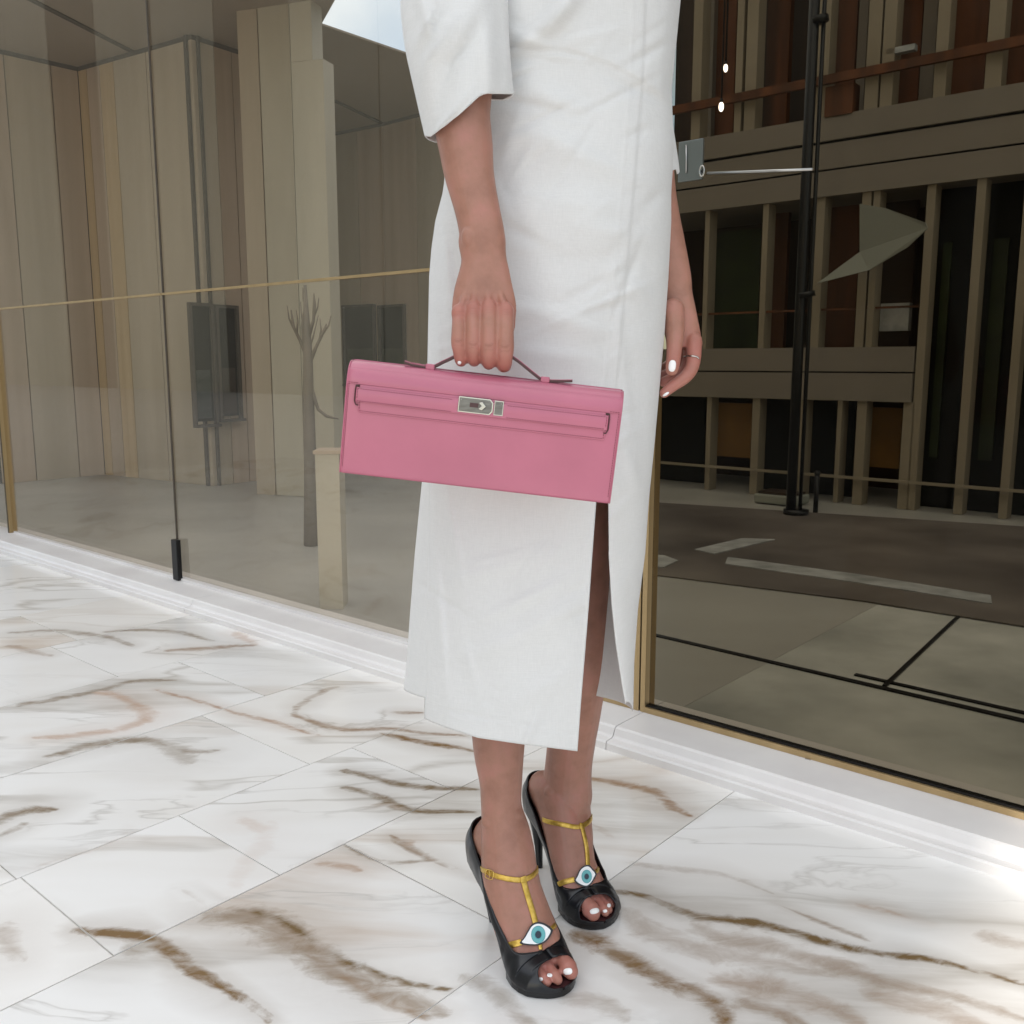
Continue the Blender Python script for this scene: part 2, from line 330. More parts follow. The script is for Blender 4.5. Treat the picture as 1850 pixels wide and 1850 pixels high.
VEINS = [  # points on the floor seen along these sight lines, half width (m), strength, hue (0 grey taupe, 1 rust)
 ([(375,1655),(440,1652),(500,1682),(600,1745),(690,1792),(800,1836)],.020,.62,.1), ([(438,1640),(520,1672),(593,1722),(660,1745),(730,1778),(815,1795)],.006,.85,0),
 ([(620,1760),(700,1810),(780,1850)],.006,.7,.2), ([(141,1675),(204,1687),(292,1707),(350,1746),(413,1794),(486,1850)],.009,.85,.1), ([(240,1722),(292,1704)],.014,.45,0),
 ([(-20,1490),(53,1463),(102,1461)],.012,.7,0), ([(0,1508),(60,1480)],.006,.5,0), ([(83,1369),(156,1347),(253,1337),(321,1356),(394,1354)],.012,.6,0), ([(300,1350),(345,1375)],.020,.4,0),
 ([(34,1276),(146,1254),(243,1232),(321,1228)],.012,.6,0), ([(165,1249),(229,1264),(263,1288),(233,1313),(122,1332),(68,1332)],.014,.45,.9), ([(282,1245),(399,1279),(516,1313),(584,1327)],.006,.6,.6),
 ([(525,1290),(584,1247),(608,1240)],.008,.5,.2), ([(525,1293),(632,1318),(730,1318),(851,1332)],.008,.65,.3), ([(696,1327),(778,1342),(856,1361)],.008,.8,.2), ([(705,1288),(764,1286)],.006,.6,.3),
 ([(623,1393),(705,1412),(790,1424),(866,1429)],.008,.75,0), ([(615,1425),(681,1439),(754,1463),(871,1471)],.008,.8,0), ([(666,1459),(705,1451),(730,1463)],.005,.5,.2),
 ([(608,1529),(681,1551),(754,1556),(798,1551)],.004,.6,.1), ([(574,1563),(632,1566),(657,1572)],.007,.5,.6), ([(700,1507),(730,1527),(788,1556),(866,1590)],.005,.65,.2), ([(730,1527),(740,1510)],.005,.5,.5),
 ([(24,1142),(146,1142),(243,1167)],.012,.5,0), ([(195,1142),(292,1138),(384,1157)],.012,.55,0), ([(306,1176),(389,1169),(457,1167)],.014,.6,.3), ([(428,1142),(457,1167)],.012,.4,.8), ([(10,1167),(97,1184)],.010,.4,.3),
 ([(0,1677),(44,1731)],.012,.4,.2), ([(846,1770),(900,1799),(960,1850)],.012,.45,0), ([(330,1610),(390,1640)],.004,.2,.2), ([(430,1600),(470,1520),(500,1480)],.012,.12,.9), ([(440,1480),(480,1500)],.010,.25,.9),
 ([(1074,1409),(1129,1416),(1179,1430),(1216,1457),(1257,1476)],.009,.7,.4), ([(1106,1614),(1161,1618),(1230,1646),(1294,1660),(1414,1682),(1505,1701),(1606,1724),(1689,1738),(1850,1774),(1950,1800)],.007,.85,0),
 ([(1041,1687),(1092,1710),(1156,1747),(1198,1770),(1257,1793),(1303,1829),(1320,1860)],.013,.8,.15), ([(1266,1673),(1322,1701),(1414,1719),(1528,1747),(1597,1774),(1850,1840)],.016,.5,.2),
 ([(1299,1765),(1390,1793),(1460,1811),(1551,1843)],.018,.5,.3), ([(1100,1640),(1200,1690),(1330,1730),(1470,1760)],.016,.4,.2), ([(1395,1632),(1460,1657),(1551,1687),(1616,1724)],.004,.6,.1), ([(1528,1632),(1597,1650),(1689,1673)],.004,.4,.6),
 ([(1772,1687),(1860,1705)],.012,.45,.2), ([(1138,1558),(1230,1568),(1322,1586),(1400,1615)],.006,.35,.1), ([(1000,1797),(1092,1820),(1130,1850)],.010,.4,.1), ([(1330,1810),(1420,1840),(1480,1870)],.010,.6,.2), ([(1560,1790),(1700,1830),(1800,1870)],.012,.45,.3),
 ([(1010,1470),(1090,1500)],.004,.3,.3), ([(1085,1500),(1110,1520)],.006,.3,.5), ([(60,1570),(180,1530),(240,1490)],.004,.15,.5)]
_seg = []
for pts_, hw_, st_, hu_ in VEINS:
    q_ = [GZ(float(a[0]), float(a[1])) for a in cr(pts_, len(pts_)*5)]
    n_ = len(q_)-1
    for i_ in range(n_):
        t_ = (i_+.5)/n_; _seg.append((q_[i_].x, q_[i_].y, q_[i_+1].x, q_[i_+1].y, hw_*(.45+1.0*math.sin(math.pi*min(1, .12+t_*.88))), st_, hu_))
_seg = np.array(_seg)
def vein_fields(xy):
    ax, ay, bx, by, hw_, st_, hu_ = _seg.T
    dx, dy = bx-ax, by-ay; L2 = dx*dx+dy*dy+1e-9
    wx = xy[:, 0:1] + .006*np.sin(xy[:, 1:2]*31)+.003*np.sin(xy[:, 1:2]*83+xy[:, 0:1]*40); wy = xy[:, 1:2] + .006*np.sin(xy[:, 0:1]*27+1)
    t = np.clip(((wx-ax)*dx+(wy-ay)*dy)/L2, 0, 1)
    r = np.hypot(wx-ax-t*dx, wy-ay-t*dy)/(hw_*1.7)
    k = r.argmin(1); return np.minimum(r.min(1), 4), st_[k], hu_[k]
ntile = 0
for i in range(len(cols)-1):
    u0, u1 = cols[i], cols[i+1]
    if abs(u0-uB) < 1e-4: jB2 = uw(GZ(145,1676))[1]; js = [jB2-1.9, jB2 - 1.2, jB2-.55, jB2, jAB, jAB+.42]
    elif abs(u0-uA) < 1e-4: js = [jAC-2.2, jAC-1.5, jAC-.72, jAC, jAC+.7]
    elif abs(u1-uB) < 1e-4: js = [jl-1.9, jl-1.2, jl-.55, jl, jl+.6]
    elif abs(u0-uC) < 1e-4: js = [-.9, -.1, .68]
    else:
        o0 = rng.uniform(-1.4, -.8); js = [o0 + .72*k for k in range(5)]
    js = [-1.5] + [j for j in js if -1.4 < j < WC-.12] + [WC+.002]
    for a, b in zip(js[:-1], js[1:]):
        h = .0012; dz = rng.uniform(-.0003, .0003)
        uu = [u0+h, u1-h]; ww = [a+h, b-h]
        cx, cw = (u0+u1)/2, (a+b)/2; c0 = W(cx, cw, 0)
        near = (c0.x+.2)**2+(c0.y-1.6)**2 < 9.5
        nu, nw = (max(2, int((uu[1]-uu[0])/.012)), max(2, int((ww[1]-ww[0])/.012))) if near else (2, 2)
        vs = [W(uu[0]+(uu[1]-uu[0])*x/(nu-1), ww[0]+(ww[1]-ww[0])*y/(nw-1), dz) for y in range(nw) for x in range(nu)]
        fs = [(y*nu+x, y*nu+x+1, (y+1)*nu+x+1, (y+1)*nu+x) for y in range(nw-1) for x in range(nu-1)]
        c4 = [0, nu-1, nu*nw-1, nu*(nw-1)]; n0 = len(vs); g_ = Vector((0,0,-.010))
        vs += [vs[k] + g_ for k in c4]
        fs += [(c4[k], n0+k, n0+(k+1)%4, c4[(k+1)%4]) for k in range(4)]
        to = mesh('tile', vs, fs, M['marble'], fl); ntile += 1
        xy = np.array([(v.x, v.y) for v in vs]); fr_, fs_, fh_ = vein_fields(xy) if near else (np.full(len(vs), 4.), np.zeros(len(vs)), np.zeros(len(vs)))
        for nm_, ar_ in (('vein_r', fr_), ('vein_s', fs_), ('vein_h', fh_), ('own', np.full(len(vs), 0. if near else 1.))):
            at_ = to.data.attributes.new(nm_, 'FLOAT', 'POINT'); at_.data.foreach_set('value', ar_*1.2 if nm_ == 'vein_s' else ar_)

# ------------------------------------------------------------ curb / sill
prof = [(WC,-.01),(WC,.016),(WC+.004,.020),(WC+.022,.021),(WC+.028,.026),(WC+.034,.040),(WC+.040,.044),(WC+.14,.045),(WC+.24,.045),(WC+.24,-.01)]
us = [-6.2, -4.4, -2.9, -1.7, uw(P(1165,1300,2.1))[0], 2.6]
sillo = empty('sill', W(0, WC, 0), 'low stepped pale stone sill running under the glass wall', 'sill')
for a, b in zip(us[:-1], us[1:]):
    rs = [[W(a+.001, w_, z_) for w_, z_ in prof], [W(b-.001, w_, z_) for w_, z_ in prof]]
    MB().rings(rs).build('sill_stone', M['sill'], sillo)

# ------------------------------------------------------------ glass wall
gw = empty('glass_wall', W(0, WG, .045), 'long glass wall in slim brass frames on the pale stone sill', 'glass wall')
uJ0 = UZ(24, 962, WG)[0]; uJ1 = UZ(325, 1060, WG)[0]; uP = UZ(1160, 1298, WG)[0]
ZT = 3.6
for a, b, mm, lab in ((-6.2, uJ0-.011, 'glassA', 'far left glass pane'), (uJ0+.007, uJ1-.003, 'glassA', 'left clear glass pane'), (uJ1+.003, uP-.02, 'glassA', 'middle clear glass pane behind the woman'), (uP+.02, 2.6, 'glassB', 'dark tinted glass pane')):
    MB().wbox(a, b, WG-.003, WG+.003, .062, ZT).build('glass_pane', M[mm], gw, label=lab)
MB().wbox(uJ1-.0013, uJ1+.0013, WG-.004, WG+.004, .062, ZT).build('seal', M['joint'], gw)
MB().wbox(uJ0-.010, uJ0+.001, WG-.02, WG+.02, .045, ZT).build('post', M['darkgold'], gw)
MB().wbox(uJ0+.001, uJ0+.006, WG-.018, WG+.018, .045, ZT).build('post', M['brass'], gw)
for d0, d1, mm in ((-.017, -.003, 'brass'), (-.003, .0015, 'dark'), (.0015, .014, 'brass')):
    MB().wbox(uP+d0, uP+d1, WG-(.012 if mm == 'brass' else .004), WG+.03, .045, ZT).build('post', M[mm], gw)
MB().wbox(uP+.0142, 2.6, WG-.012, WG+.012, .0452, .058).build('bottom_rail', M['brass'], gw)
MB().wbox(uP+.0142, 2.6, WG-.006, WG+.010, .0582, .0625).build('glazing_bead', M['dark'], gw)
MB().wbox(uP-.42, uP-.0172, WG-.012, WG+.012, .0452, .056).build('bottom_rail', M['brass'], gw)
MB().wbox(uJ1+.003, uP-.4202, WG-.010, WG+.010, .0452, .054).build('bottom_rail', M['sill'], gw)
MB().wbox(uJ0+.02, uJ1-.003, WG-.006, WG+.006, .0452, .0535).build('bottom_rail', M['sill'], gw)
zr0 = UZ(400, 522, WG)[1]
MB().wbox(uJ0+.02, uJ1-.003, WG-.009, WG-.0032, zr0-.004, zr0+.004).build('slim_rail', M['brass'], gw)
MB().wbox(uJ1+.003, uP-.0172, WG-.009, WG-.0032, zr0-.004, zr0+.004).build('slim_rail', M['brass'], gw)
# black floor clamp at the joint
u_, z_ = UZ(338, 1045, WG-.02)
bevel(MB().wbox(uJ1-.008, uJ1+.03, WG-.022, WG-.0032, .047, .20).build('floor_clamp', M['dark'], gw), .002)
# steel lock plate, ring pull and push bar on the tinted pane
uu0, zz0 = UZ(1226, 330, WG-.006); uu1, zz1 = UZ(1272, 250, WG-.006)
bevel(MB().wbox(uu0, uu1, WG-.010, WG-.0032, zz0, zz1).build('lock_plate', M['steelp'], gw), .001)
a0 = UZ(1240,262,WG-.012); a1 = UZ(1240,312,WG-.012)
MB().tube([W(a0[0], WG-.0125, a0[1]), W(a1[0], WG-.0125, a1[1])], .0018, 8).build('pin', M['chrome'], gw, True)
rc = UZ(1268, 309, WG-.016); pts = [W(rc[0]+.0052*math.cos(t), WG-.016, rc[1]+.0105*math.sin(t)) for t in np.linspace(0, 2*math.pi, 25)]
MB().tube(pts, .0020, 8, False).build('ring_pull', M['silver'], gw, True)
MB().ball(W(rc[0], WG-.013, rc[1]), .0035).build('knob', M['dark'], gw, True)
b0 = UZ(1278, 313, WG-.014); b1 = UZ(1468, 306, WG-.014)
MB().tube([W(b0[0], WG-.014, b0[1]), W(b1[0], WG-.014, b1[1])], .0028, 10).build('push_bar', M['chrome'], gw, True)
cu, cz = UZ(1460, 1373, WG-.012)
bevel(MB().wbox(cu-.006, cu+.006, WG-.016, WG-.0122, cz-.004, cz+.004).build('clear_clip', M['silver'], gw), .001)

# ------------------------------------------------------------ left: reflection in the glass modelled as solid court, folded facade, soffit, pier
court = MB().add([W(-40,WG+.085,-.002),W(uP,WG+.085,-.002),W(uP,40,-.002),W(-40,40,-.002),W(-40,WG+.085,-.010),W(uP,WG+.085,-.010),W(uP,40,-.010),W(-40,40,-.010)],
    [(0,1,2,3),(4,7,6,5),(0,4,5,1),(1,5,6,2),(2,6,7,3),(3,7,4,0)]).build('court_paving', M['court'], None, kind='structure')
HS = 2.95
def S(px, py): return GZ(px, py, HS)
fp = [S(-260,150), S(-60,75), S(5,90), S(140,121), S(345,62), S(452,97), S(455,190), S(600,240), S(690,222), S(850,180), S(1010,140), S(1120,110)]
fac = empty('mirrored_facade', (fp[4].x, fp[4].y, 0), 'mirrored beige facade of tall folded panels, modelled solid behind the left glass', 'facade')
def vpanel(a, b, z0, z1, mm, name='panel', t=.03, par=None, gap=.004):
    a = Vector((a.x, a.y, 0)); b = Vector((b.x, b.y, 0)); d = (b-a).normalized(); n = Vector((-d.y, d.x, 0))
    a = a + d*gap; b = b - d*gap
    z0v = Vector((0,0,z0)); z1v = Vector((0,0,z1))
    return MB().hexa([a+z0v, b+z0v, b+n*t+z0v, a+n*t+z0v, a+z1v, b+z1v, b+n*t+z1v, a+n*t+z1v]).build(name, M[mm], par or fac)
def split(a, b, ts):
    q = [a.lerp(b, t) for t in [0]+ts+[1]]; return list(zip(q[:-1], q[1:]))
kinds = {0:['panel','panelb'],1:['panelb'],2:['panel','panelb'],3:['panelc','panelb','panelc','panel','panel'],4:['panel','panelb','panelb'],5:['panel'],6:['panel','panel'],7:['panel','panelb'],8:['panelb','panel'],9:['panel','panel'],10:['panel']}
tss = {0:[.5],1:[],2:[.62],3:[.08,.2,.33,.62],4:[.36,.66],5:[],6:[.5],7:[.5],8:[.4],9:[.5],10:[]}
for i in range(len(fp)-1):
    for (a, b), k in zip(split(fp[i], fp[i+1], tss[i]), kinds[i]):
        vpanel(a, b, 0, HS-.03, k)
    vpanel(fp[i], fp[i+1], HS-.03, HS, 'joint', 'shadow_gap', .02, gap=0)
# backing so nothing shows through the joints
for i in range(len(fp)-1):
    a, b = fp[i], fp[i+1]; d = (b-a).normalized(); n = Vector((-d.y, d.x, 0))
    vpanel(a+n*.032, b+n*.032, 0, HS, 'joint', 'backing', .02, gap=-.02)
for a in fp[1:-1]:
    c = Vector((a.x, a.y, 0)); c = c + c.normalized()*.075
    MB().tube([c, c+Vector((0,0,HS-.001))], .055, 10).build('corner_backing', M['joint'], fac, True)
def on_seg(px, i):    # plan point on panel i along the sight line of image column px
    d = ray(px, 700); d = Vector((d.x, d.y)); a = fp[i]; e = fp[i+1]-fp[i]
    t = (a.x*d.y - a.y*d.x)/(d.x*e.y - d.y*e.x); q = a + e*t; return Vector((q.x, q.y, 0))
def zat(px, py, q):
    d = ray(px, py); return CAMH + d.z/Vector((d.x, d.y)).length*Vector((q.x, q.y)).length
def window(px0, px1, py0, py1, i, mm):
    a, b = on_seg(px0, i), on_seg(px1, i); d = (b-a).normalized(); n = Vector((d.y, -d.x, 0))
    if n.dot(a) > 0: n = -n
    z1 = zat(px0, py0, a); z0 = zat(px0, py1, a); a = a+n*.004; b = b+n*.004
    wv = MB()
    def bar(q0, q1, za, zb, t=.03): wv.hexa([q0+Vector((0,0,za)), q1+Vector((0,0,za)), q1+n*t+Vector((0,0,za)), q0+n*t+Vector((0,0,za)), q0+Vector((0,0,zb)), q1+Vector((0,0,zb)), q1+n*t+Vector((0,0,zb)), q0+n*t+Vector((0,0,zb))])
    e = d*.02
    bar(a-e, a, z0-.02, z1+.02); bar(b, b+e, z0-.02, z1+.02); bar(a, b, z1, z1+.02); bar(a-e, b+e, z0-.04, z0-.02, .06)
    o = wv.build('window', M['joint'], fac)
    pane = MB().hexa([a+n*.002+Vector((0,0,z0)), b+n*.002+Vector((0,0,z0)), b+n*.006+Vector((0,0,z0)), a+n*.006+Vector((0,0,z0)), a+n*.002+Vector((0,0,z1)), b+n*.002+Vector((0,0,z1)), b+n*.006+Vector((0,0,z1)), a+n*.006+Vector((0,0,z1))])
    p_ = pane.build('pane', M['shade'], o)
    zl = z0+(z1-z0)*.45
    q0, q1 = a+d*.02, b-d*.02
    MBx = MB().hexa([q0+n*.007+Vector((0,0,z0+.02)), q1+n*.007+Vector((0,0,z0+.02)), q1+n*.010+Vector((0,0,z0+.02)), q0+n*.010+Vector((0,0,z0+.02)), q0+n*.007+Vector((0,0,zl)), q1+n*.007+Vector((0,0,zl)), q1+n*.010+Vector((0,0,zl)), q0+n*.010+Vector((0,0,zl))]).build('view', M[mm], o)
    return o
window(349, 383, 552, 762, 4, 'winlow'); window(396, 428, 556, 752, 4, 'brown')
window(628, 680, 556, 690, 7, 'greenw'); window(692, 734, 556, 690, 8, 'greenw')
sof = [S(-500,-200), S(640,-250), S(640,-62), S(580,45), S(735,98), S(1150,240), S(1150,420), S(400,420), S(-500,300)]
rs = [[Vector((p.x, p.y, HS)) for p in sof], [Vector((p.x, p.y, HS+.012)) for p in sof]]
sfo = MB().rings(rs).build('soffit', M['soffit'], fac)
def strip(a, b, w_=.02):
    d = (b-a).normalized(); n = Vector((-d.y, d.x, 0))*w_
    return MB().hexa([a-n-Vector((0,0,.008)), b-n-Vector((0,0,.008)), b+n-Vector((0,0,.008)), a+n-Vector((0,0,.008)), a-n, b-n, b+n, a+n])
for a, b in ((S(40,-10), S(238,92)), (S(602,180), S(690,222))): 
    strip(a, b).build('soffit_joint', M['joint'], fac)
pe = P(452, 600, 6.15); pf = P(597, 600, 5.95)
pier = empty('pier', (pe.x, pe.y, 0), 'mirrored broad pale square pier rising past the soffit, left of the woman', 'pier')
pa, pb = P(452,600,6.1), P(598,600,5.9)
def obox(a, b, t, z0, z1, name, mm, par):
    a = Vector((a.x,a.y,0)); b = Vector((b.x,b.y,0)); d = (b-a).normalized(); n = Vector((-d.y, d.x, 0))
    if n.y < 0: n = -n
    return MB().hexa([a+Vector((0,0,z0)), b+Vector((0,0,z0)), b+n*t+Vector((0,0,z0)), a+n*t+Vector((0,0,z0)), a+Vector((0,0,z1)), b+Vector((0,0,z1)), b+n*t+Vector((0,0,z1)), a+n*t+Vector((0,0,z1))]).build(name, M[mm], par)
obox(pa, pa.lerp(pb,.24), .12, 0, 4.2, 'cladding', 'panel', pier); obox(pa.lerp(pb,.255), pa.lerp(pb,.62), .12, 0, 4.2, 'cladding', 'stonep', pier); obox(pa.lerp(pb,.63), pb, .12, 0, 2.62, 'cladding', 'stonep', pier)
obox(pa.lerp(pb,.63), pa.lerp(pb,.88), .12, 2.622, 4.2, 'cladding', 'stonep', pier)
# narrow nearer column of pale stone
ca, cb = GZ(578,1100), GZ(620,1100)
colm = empty('stone_column', (ca.x, ca.y, 0), 'slim cream stone column of the mirrored view, modelled nearest behind the middle glass', 'column')
zt = zat(600, 820, ca)
obox(ca, cb, .1, -.0015, zt, 'shaft', 'stonep', colm)
obox(ca-Vector((.006,.004,0)), cb+Vector((.006,-.004,0)), .12, zt+.0005, zt+.012, 'cap', 'panelb', colm)
# bare sapling: a tree reflection modelled as solid trunk and branches
q = GZ(562, 985); sap = empty('mirrored_sapling', (q.x, q.y, 0), 'thin bare mirrored sapling with upswept branches, modelled behind the middle glass', 'sapling')
Yq = q.y
MB().tube([P(562,985,Yq), P(561,850,Yq), P(558,760,Yq), P(556,640,Yq), P(551,515,Yq)], [.035,.03,.028,.022,.007], 8).build('trunk', M['sapl'], sap, True)
for pts in ([(557,650),(542,615),(530,590),(526,560)], [(557,660),(572,625),(584,600),(590,585)], [(556,610),(566,580),(568,550),(567,530)], [(530,592),(522,575),(519,552)], [(536,603),(538,580),(535,560)], [(584,602),(594,588),(598,570)], [(577,615),(580,595),(578,575)], [(553,560),(548,540),(547,520)], [(555,640),(548,615),(546,590),(549,560)], [(566,575),(574,555),(576,538)], [(558,630),(565,612),(575,570)], [(555,600),(545,575),(543,545)], [(558,690),(575,740),(590,752),(612,757)]):
    MB().tube([P(x, y, Yq) for x, y in pts], ([.014]+[.008]*(len(pts)-2)+[.003] if len(pts) > 3 else [.006,.004,.002]), 6).build('branch', M['sapl'], sap, True)

# ------------------------------------------------------------ right: street reflection modelled as a solid dim front behind the tinted glass
st = MB().hexa([W(uP,WG+.085,-.011),W(40,WG+.085,-.011),W(40,40,-.011),W(uP,40,-.011),W(uP,WG+.085,-.003),W(40,WG+.085,-.003),W(40,40,-.003),W(uP,40,-.003)]).build('pavement', M['dusk'], None, kind='structure')
def wquad(pts, z, mm, name, th=.004):
    q = [GZ(x, y, z) for x, y in pts]
    return MB().rings([[Vector((p.x,p.y,z-th)) for p in q], [Vector((p.x,p.y,z)) for p in q]]).build(name, M[mm], None, kind='structure')
wquad([(1150,905),(2600,1000),(2600,1260),(1880,1135),(1560,1085),(1200,1040),(1150,1035)], .004, 'asphalt', 'road')
for pts, nm in (([(1315,1006),(1550,1037),(1790,1075),(1792,1090),(1550,1052),(1310,1018)], 'road_line'), ([(1255,992),(1340,972),(1400,974),(1290,1000)], 'road_line'), ([(1150,1000),(1200,1003),(1225,1012),(1200,1024),(1150,1022)], 'road_line')):
    wquad(pts, .0085, 'stripe', nm)
def groove(a, b, w_, nm='floor_groove'):
    a, b = GZ(*a, .002), GZ(*b, .002); d = (b-a).normalized(); n = Vector((-d.y,d.x,0))*w_
    return MB().rings([[a-n-Vector((0,0,.004)), b-n-Vector((0,0,.004)), b+n-Vector((0,0,.004)), a+n-Vector((0,0,.004))],[a-n,b-n,b+n,a+n]]).build(nm, M['dark'], None, kind='structure')
groove((1170,1143), (1990,1333), .010, 'drain'); groove((1598,1238), (1748,1097), .006, 'expansion_joint'); groove((1545,1217), (1990,1318), .008, 'kerb_joint')
WB = uw(GZ(1510, 908))[1]
bld = empty('mirrored_building', W(UZ(1510,908,WB)[0], WB, 0), 'dim mirrored building with taupe slab bands and many columns, modelled behind the tinted glass', 'building')
def bb(px0, py0, px1, py1, mm, name, dw=0, t=.12, zfix=None):
    """box on the front at distance WB+dw whose screen left-top / right-bottom are given at its left edge"""
    w_ = WB+dw; u0, z1 = UZ(px0, py0, w_); _, z0 = UZ(px0, py1, w_); u1, _ = UZ(px1, py0, w_)
    if zfix: z0, z1 = zfix
    return MB().wbox(u0, u1, w_, w_+t, z0, z1).build(name, M[mm], bld)
zb = lambda py: UZ(1464, py, WB)[1]
uL = UZ(1090, 500, WB)[0]; uR = 16.0
def band(z0, z1, mm, name, dw, t, a=uL, b=uR): return MB().wbox(a, b, WB+dw, WB+dw+t, z0, z1).build(name, M[mm], bld)
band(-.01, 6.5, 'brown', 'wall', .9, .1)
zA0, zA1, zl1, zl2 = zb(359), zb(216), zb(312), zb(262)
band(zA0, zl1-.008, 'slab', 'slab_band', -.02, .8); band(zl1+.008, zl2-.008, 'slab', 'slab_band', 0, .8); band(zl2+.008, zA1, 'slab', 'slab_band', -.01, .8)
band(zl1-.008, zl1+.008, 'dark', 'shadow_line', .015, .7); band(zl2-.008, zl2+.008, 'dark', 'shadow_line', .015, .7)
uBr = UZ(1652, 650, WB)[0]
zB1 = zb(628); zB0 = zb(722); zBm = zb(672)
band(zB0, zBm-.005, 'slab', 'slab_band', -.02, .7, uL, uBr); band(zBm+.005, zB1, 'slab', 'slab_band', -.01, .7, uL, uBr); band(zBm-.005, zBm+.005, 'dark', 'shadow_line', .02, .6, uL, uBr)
zbase = .0
# upper storey columns and timber panels
def cols_at(lst, z0, z1, mm='column', dw=.0, t=.1, nm='column', py=500):
    for x0, x1 in lst:
        u0 = UZ(x0, py, WB+dw)[0]; u1 = UZ(x1, py, WB+dw)[0]; MB().wbox(u0, u1, WB+dw, WB+dw+t, z0, z1).build(nm, M[mm], bld)
ztop = 6.5
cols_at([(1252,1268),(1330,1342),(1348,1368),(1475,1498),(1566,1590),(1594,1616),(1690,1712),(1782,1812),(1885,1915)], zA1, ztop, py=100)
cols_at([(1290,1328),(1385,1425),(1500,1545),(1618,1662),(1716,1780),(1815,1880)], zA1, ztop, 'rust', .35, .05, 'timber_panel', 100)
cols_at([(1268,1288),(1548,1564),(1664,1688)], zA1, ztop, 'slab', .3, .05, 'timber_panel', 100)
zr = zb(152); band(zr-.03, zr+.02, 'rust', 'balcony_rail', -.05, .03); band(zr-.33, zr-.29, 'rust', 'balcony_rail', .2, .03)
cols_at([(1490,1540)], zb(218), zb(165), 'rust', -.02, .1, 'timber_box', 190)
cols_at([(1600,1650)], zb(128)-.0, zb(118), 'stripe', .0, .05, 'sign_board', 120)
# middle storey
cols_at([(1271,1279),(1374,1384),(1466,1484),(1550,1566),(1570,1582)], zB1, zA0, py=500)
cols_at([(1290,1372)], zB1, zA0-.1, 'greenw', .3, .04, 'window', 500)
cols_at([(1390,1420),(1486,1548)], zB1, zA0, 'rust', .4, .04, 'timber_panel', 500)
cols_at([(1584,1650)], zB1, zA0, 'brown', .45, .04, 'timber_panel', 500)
cols_at([(1590,1642)], zb(600), zb(552), 'stripe', .1, .05, 'sign_board', 570)
z5 = zb(560); band(z5-.006, z5+.006, 'rust', 'rail', .02, .02, uL, uBr)
# pale canvas awning
aw = [(1553,368,0),(1600,376,-.1),(1672,402,-.25),(1676,412,-.25),(1640,446,-.2),(1570,488,-.1),(1476,512,0),(1553,455,0)]
vs = [];
for (x, y, dw) in aw:
    u_, z_ = UZ(x, y, WB-.12+dw); vs.append(W(u_, WB-.12+dw, z_))
awo = MB().rings([vs, [v+WN*.01 for v in vs]]).build('awning', M['canvas'], bld)
# lower storey
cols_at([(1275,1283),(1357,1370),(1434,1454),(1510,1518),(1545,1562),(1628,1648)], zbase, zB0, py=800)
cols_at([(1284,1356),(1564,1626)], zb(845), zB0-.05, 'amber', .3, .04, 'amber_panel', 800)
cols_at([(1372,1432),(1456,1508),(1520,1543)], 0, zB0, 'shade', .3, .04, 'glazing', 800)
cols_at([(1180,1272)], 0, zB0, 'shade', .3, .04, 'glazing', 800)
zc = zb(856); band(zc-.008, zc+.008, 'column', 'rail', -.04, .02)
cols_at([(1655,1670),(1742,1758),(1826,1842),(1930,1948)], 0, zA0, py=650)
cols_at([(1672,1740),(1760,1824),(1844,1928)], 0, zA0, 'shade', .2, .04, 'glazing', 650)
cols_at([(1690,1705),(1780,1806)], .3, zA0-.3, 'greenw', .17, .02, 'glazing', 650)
# white trough in front
tq = UZ(1376, 872, WB-.25); tr_ = UZ(1452, 872, WB-.25)
tro = empty('planter_trough', W(tq[0], WB-.25, 0), 'small pale trough on the dark mirrored pavement, modelled behind the tinted glass', 'planter')
bevel(MB().wbox(tq[0], tr_[0], WB-.35, WB-.15, 0.005, .06).build('trough', M['canvas'], tro), .01)
MB().wbox(tq[0]+.02, tr_[0]-.02, WB-.33, WB-.17, .061, .075).build('soil', M['brown'], tro)
# black lamp post
q = GZ(1432, 930); pst = empty('black_post', (q.x, q.y, 0), 'tall black double post of the mirrored street, modelled behind the tinted glass', 'post')
for dx, r in ((-.012, .028), (.040, .011)):
    MB().tube([Vector((q.x+dx, q.y, 0)), Vector((q.x+dx+.0, q.y, 1.0)), Vector((q.x+dx, q.y, 5.5))], r, 12).build('shaft', M['dark'], pst, True)
MB().tube([Vector((q.x+.018, q.y, 0)), Vector((q.x+.018, q.y, .03))], .07, 16).build('base', M['dark'], pst, True)
for z in (1.2, 2.6, 4.0): MB().tube([Vector((q.x+.018, q.y, z)), Vector((q.x+.012, q.y, z+.03))], .05, 12).build('clamp', M['dark'], pst, True)
q = GZ(1473, 926); bo = empty('bollard', (q.x, q.y, 0), 'short thin black bollard on the dark pavement right of the black post', 'bollard')
MB().tube([Vector((q.x, q.y, 0)), Vector((q.x, q.y, .22))], .014, 12).build('shaft', M['dark'], bo, True); MB().ball(Vector((q.x, q.y, .225)), .018).build('cap', M['dark'], bo, True)
# two small lit lamps
for (x, y, lab, r) in ((1311,123,'upper of two small lit lamps behind the glass right of the shoulder', .016), (1303,193,'lower of two small lit lamps behind the glass right of the shoulder', .019)):
    c = P(x, y, 3.4); lo = empty('small_lamp', c, lab, 'lamp', 'lit lamps behind the tinted glass')
    r *= .62
    MB().ball(c, (r*.75, r*.75, r*1.35)).build('bulb', bulb, lo, True)
    MB().tube([c+Vector((0,0,r*1.2)), c+Vector((0,0,r*2.2))], r*.5, 8).build('socket', M['dark'], lo, True)
    MB().tube([c+Vector((0,0,r*2.2)), c+Vector((0,0,2.2))], .003, 6).build('cable', M['dark'], lo, True)
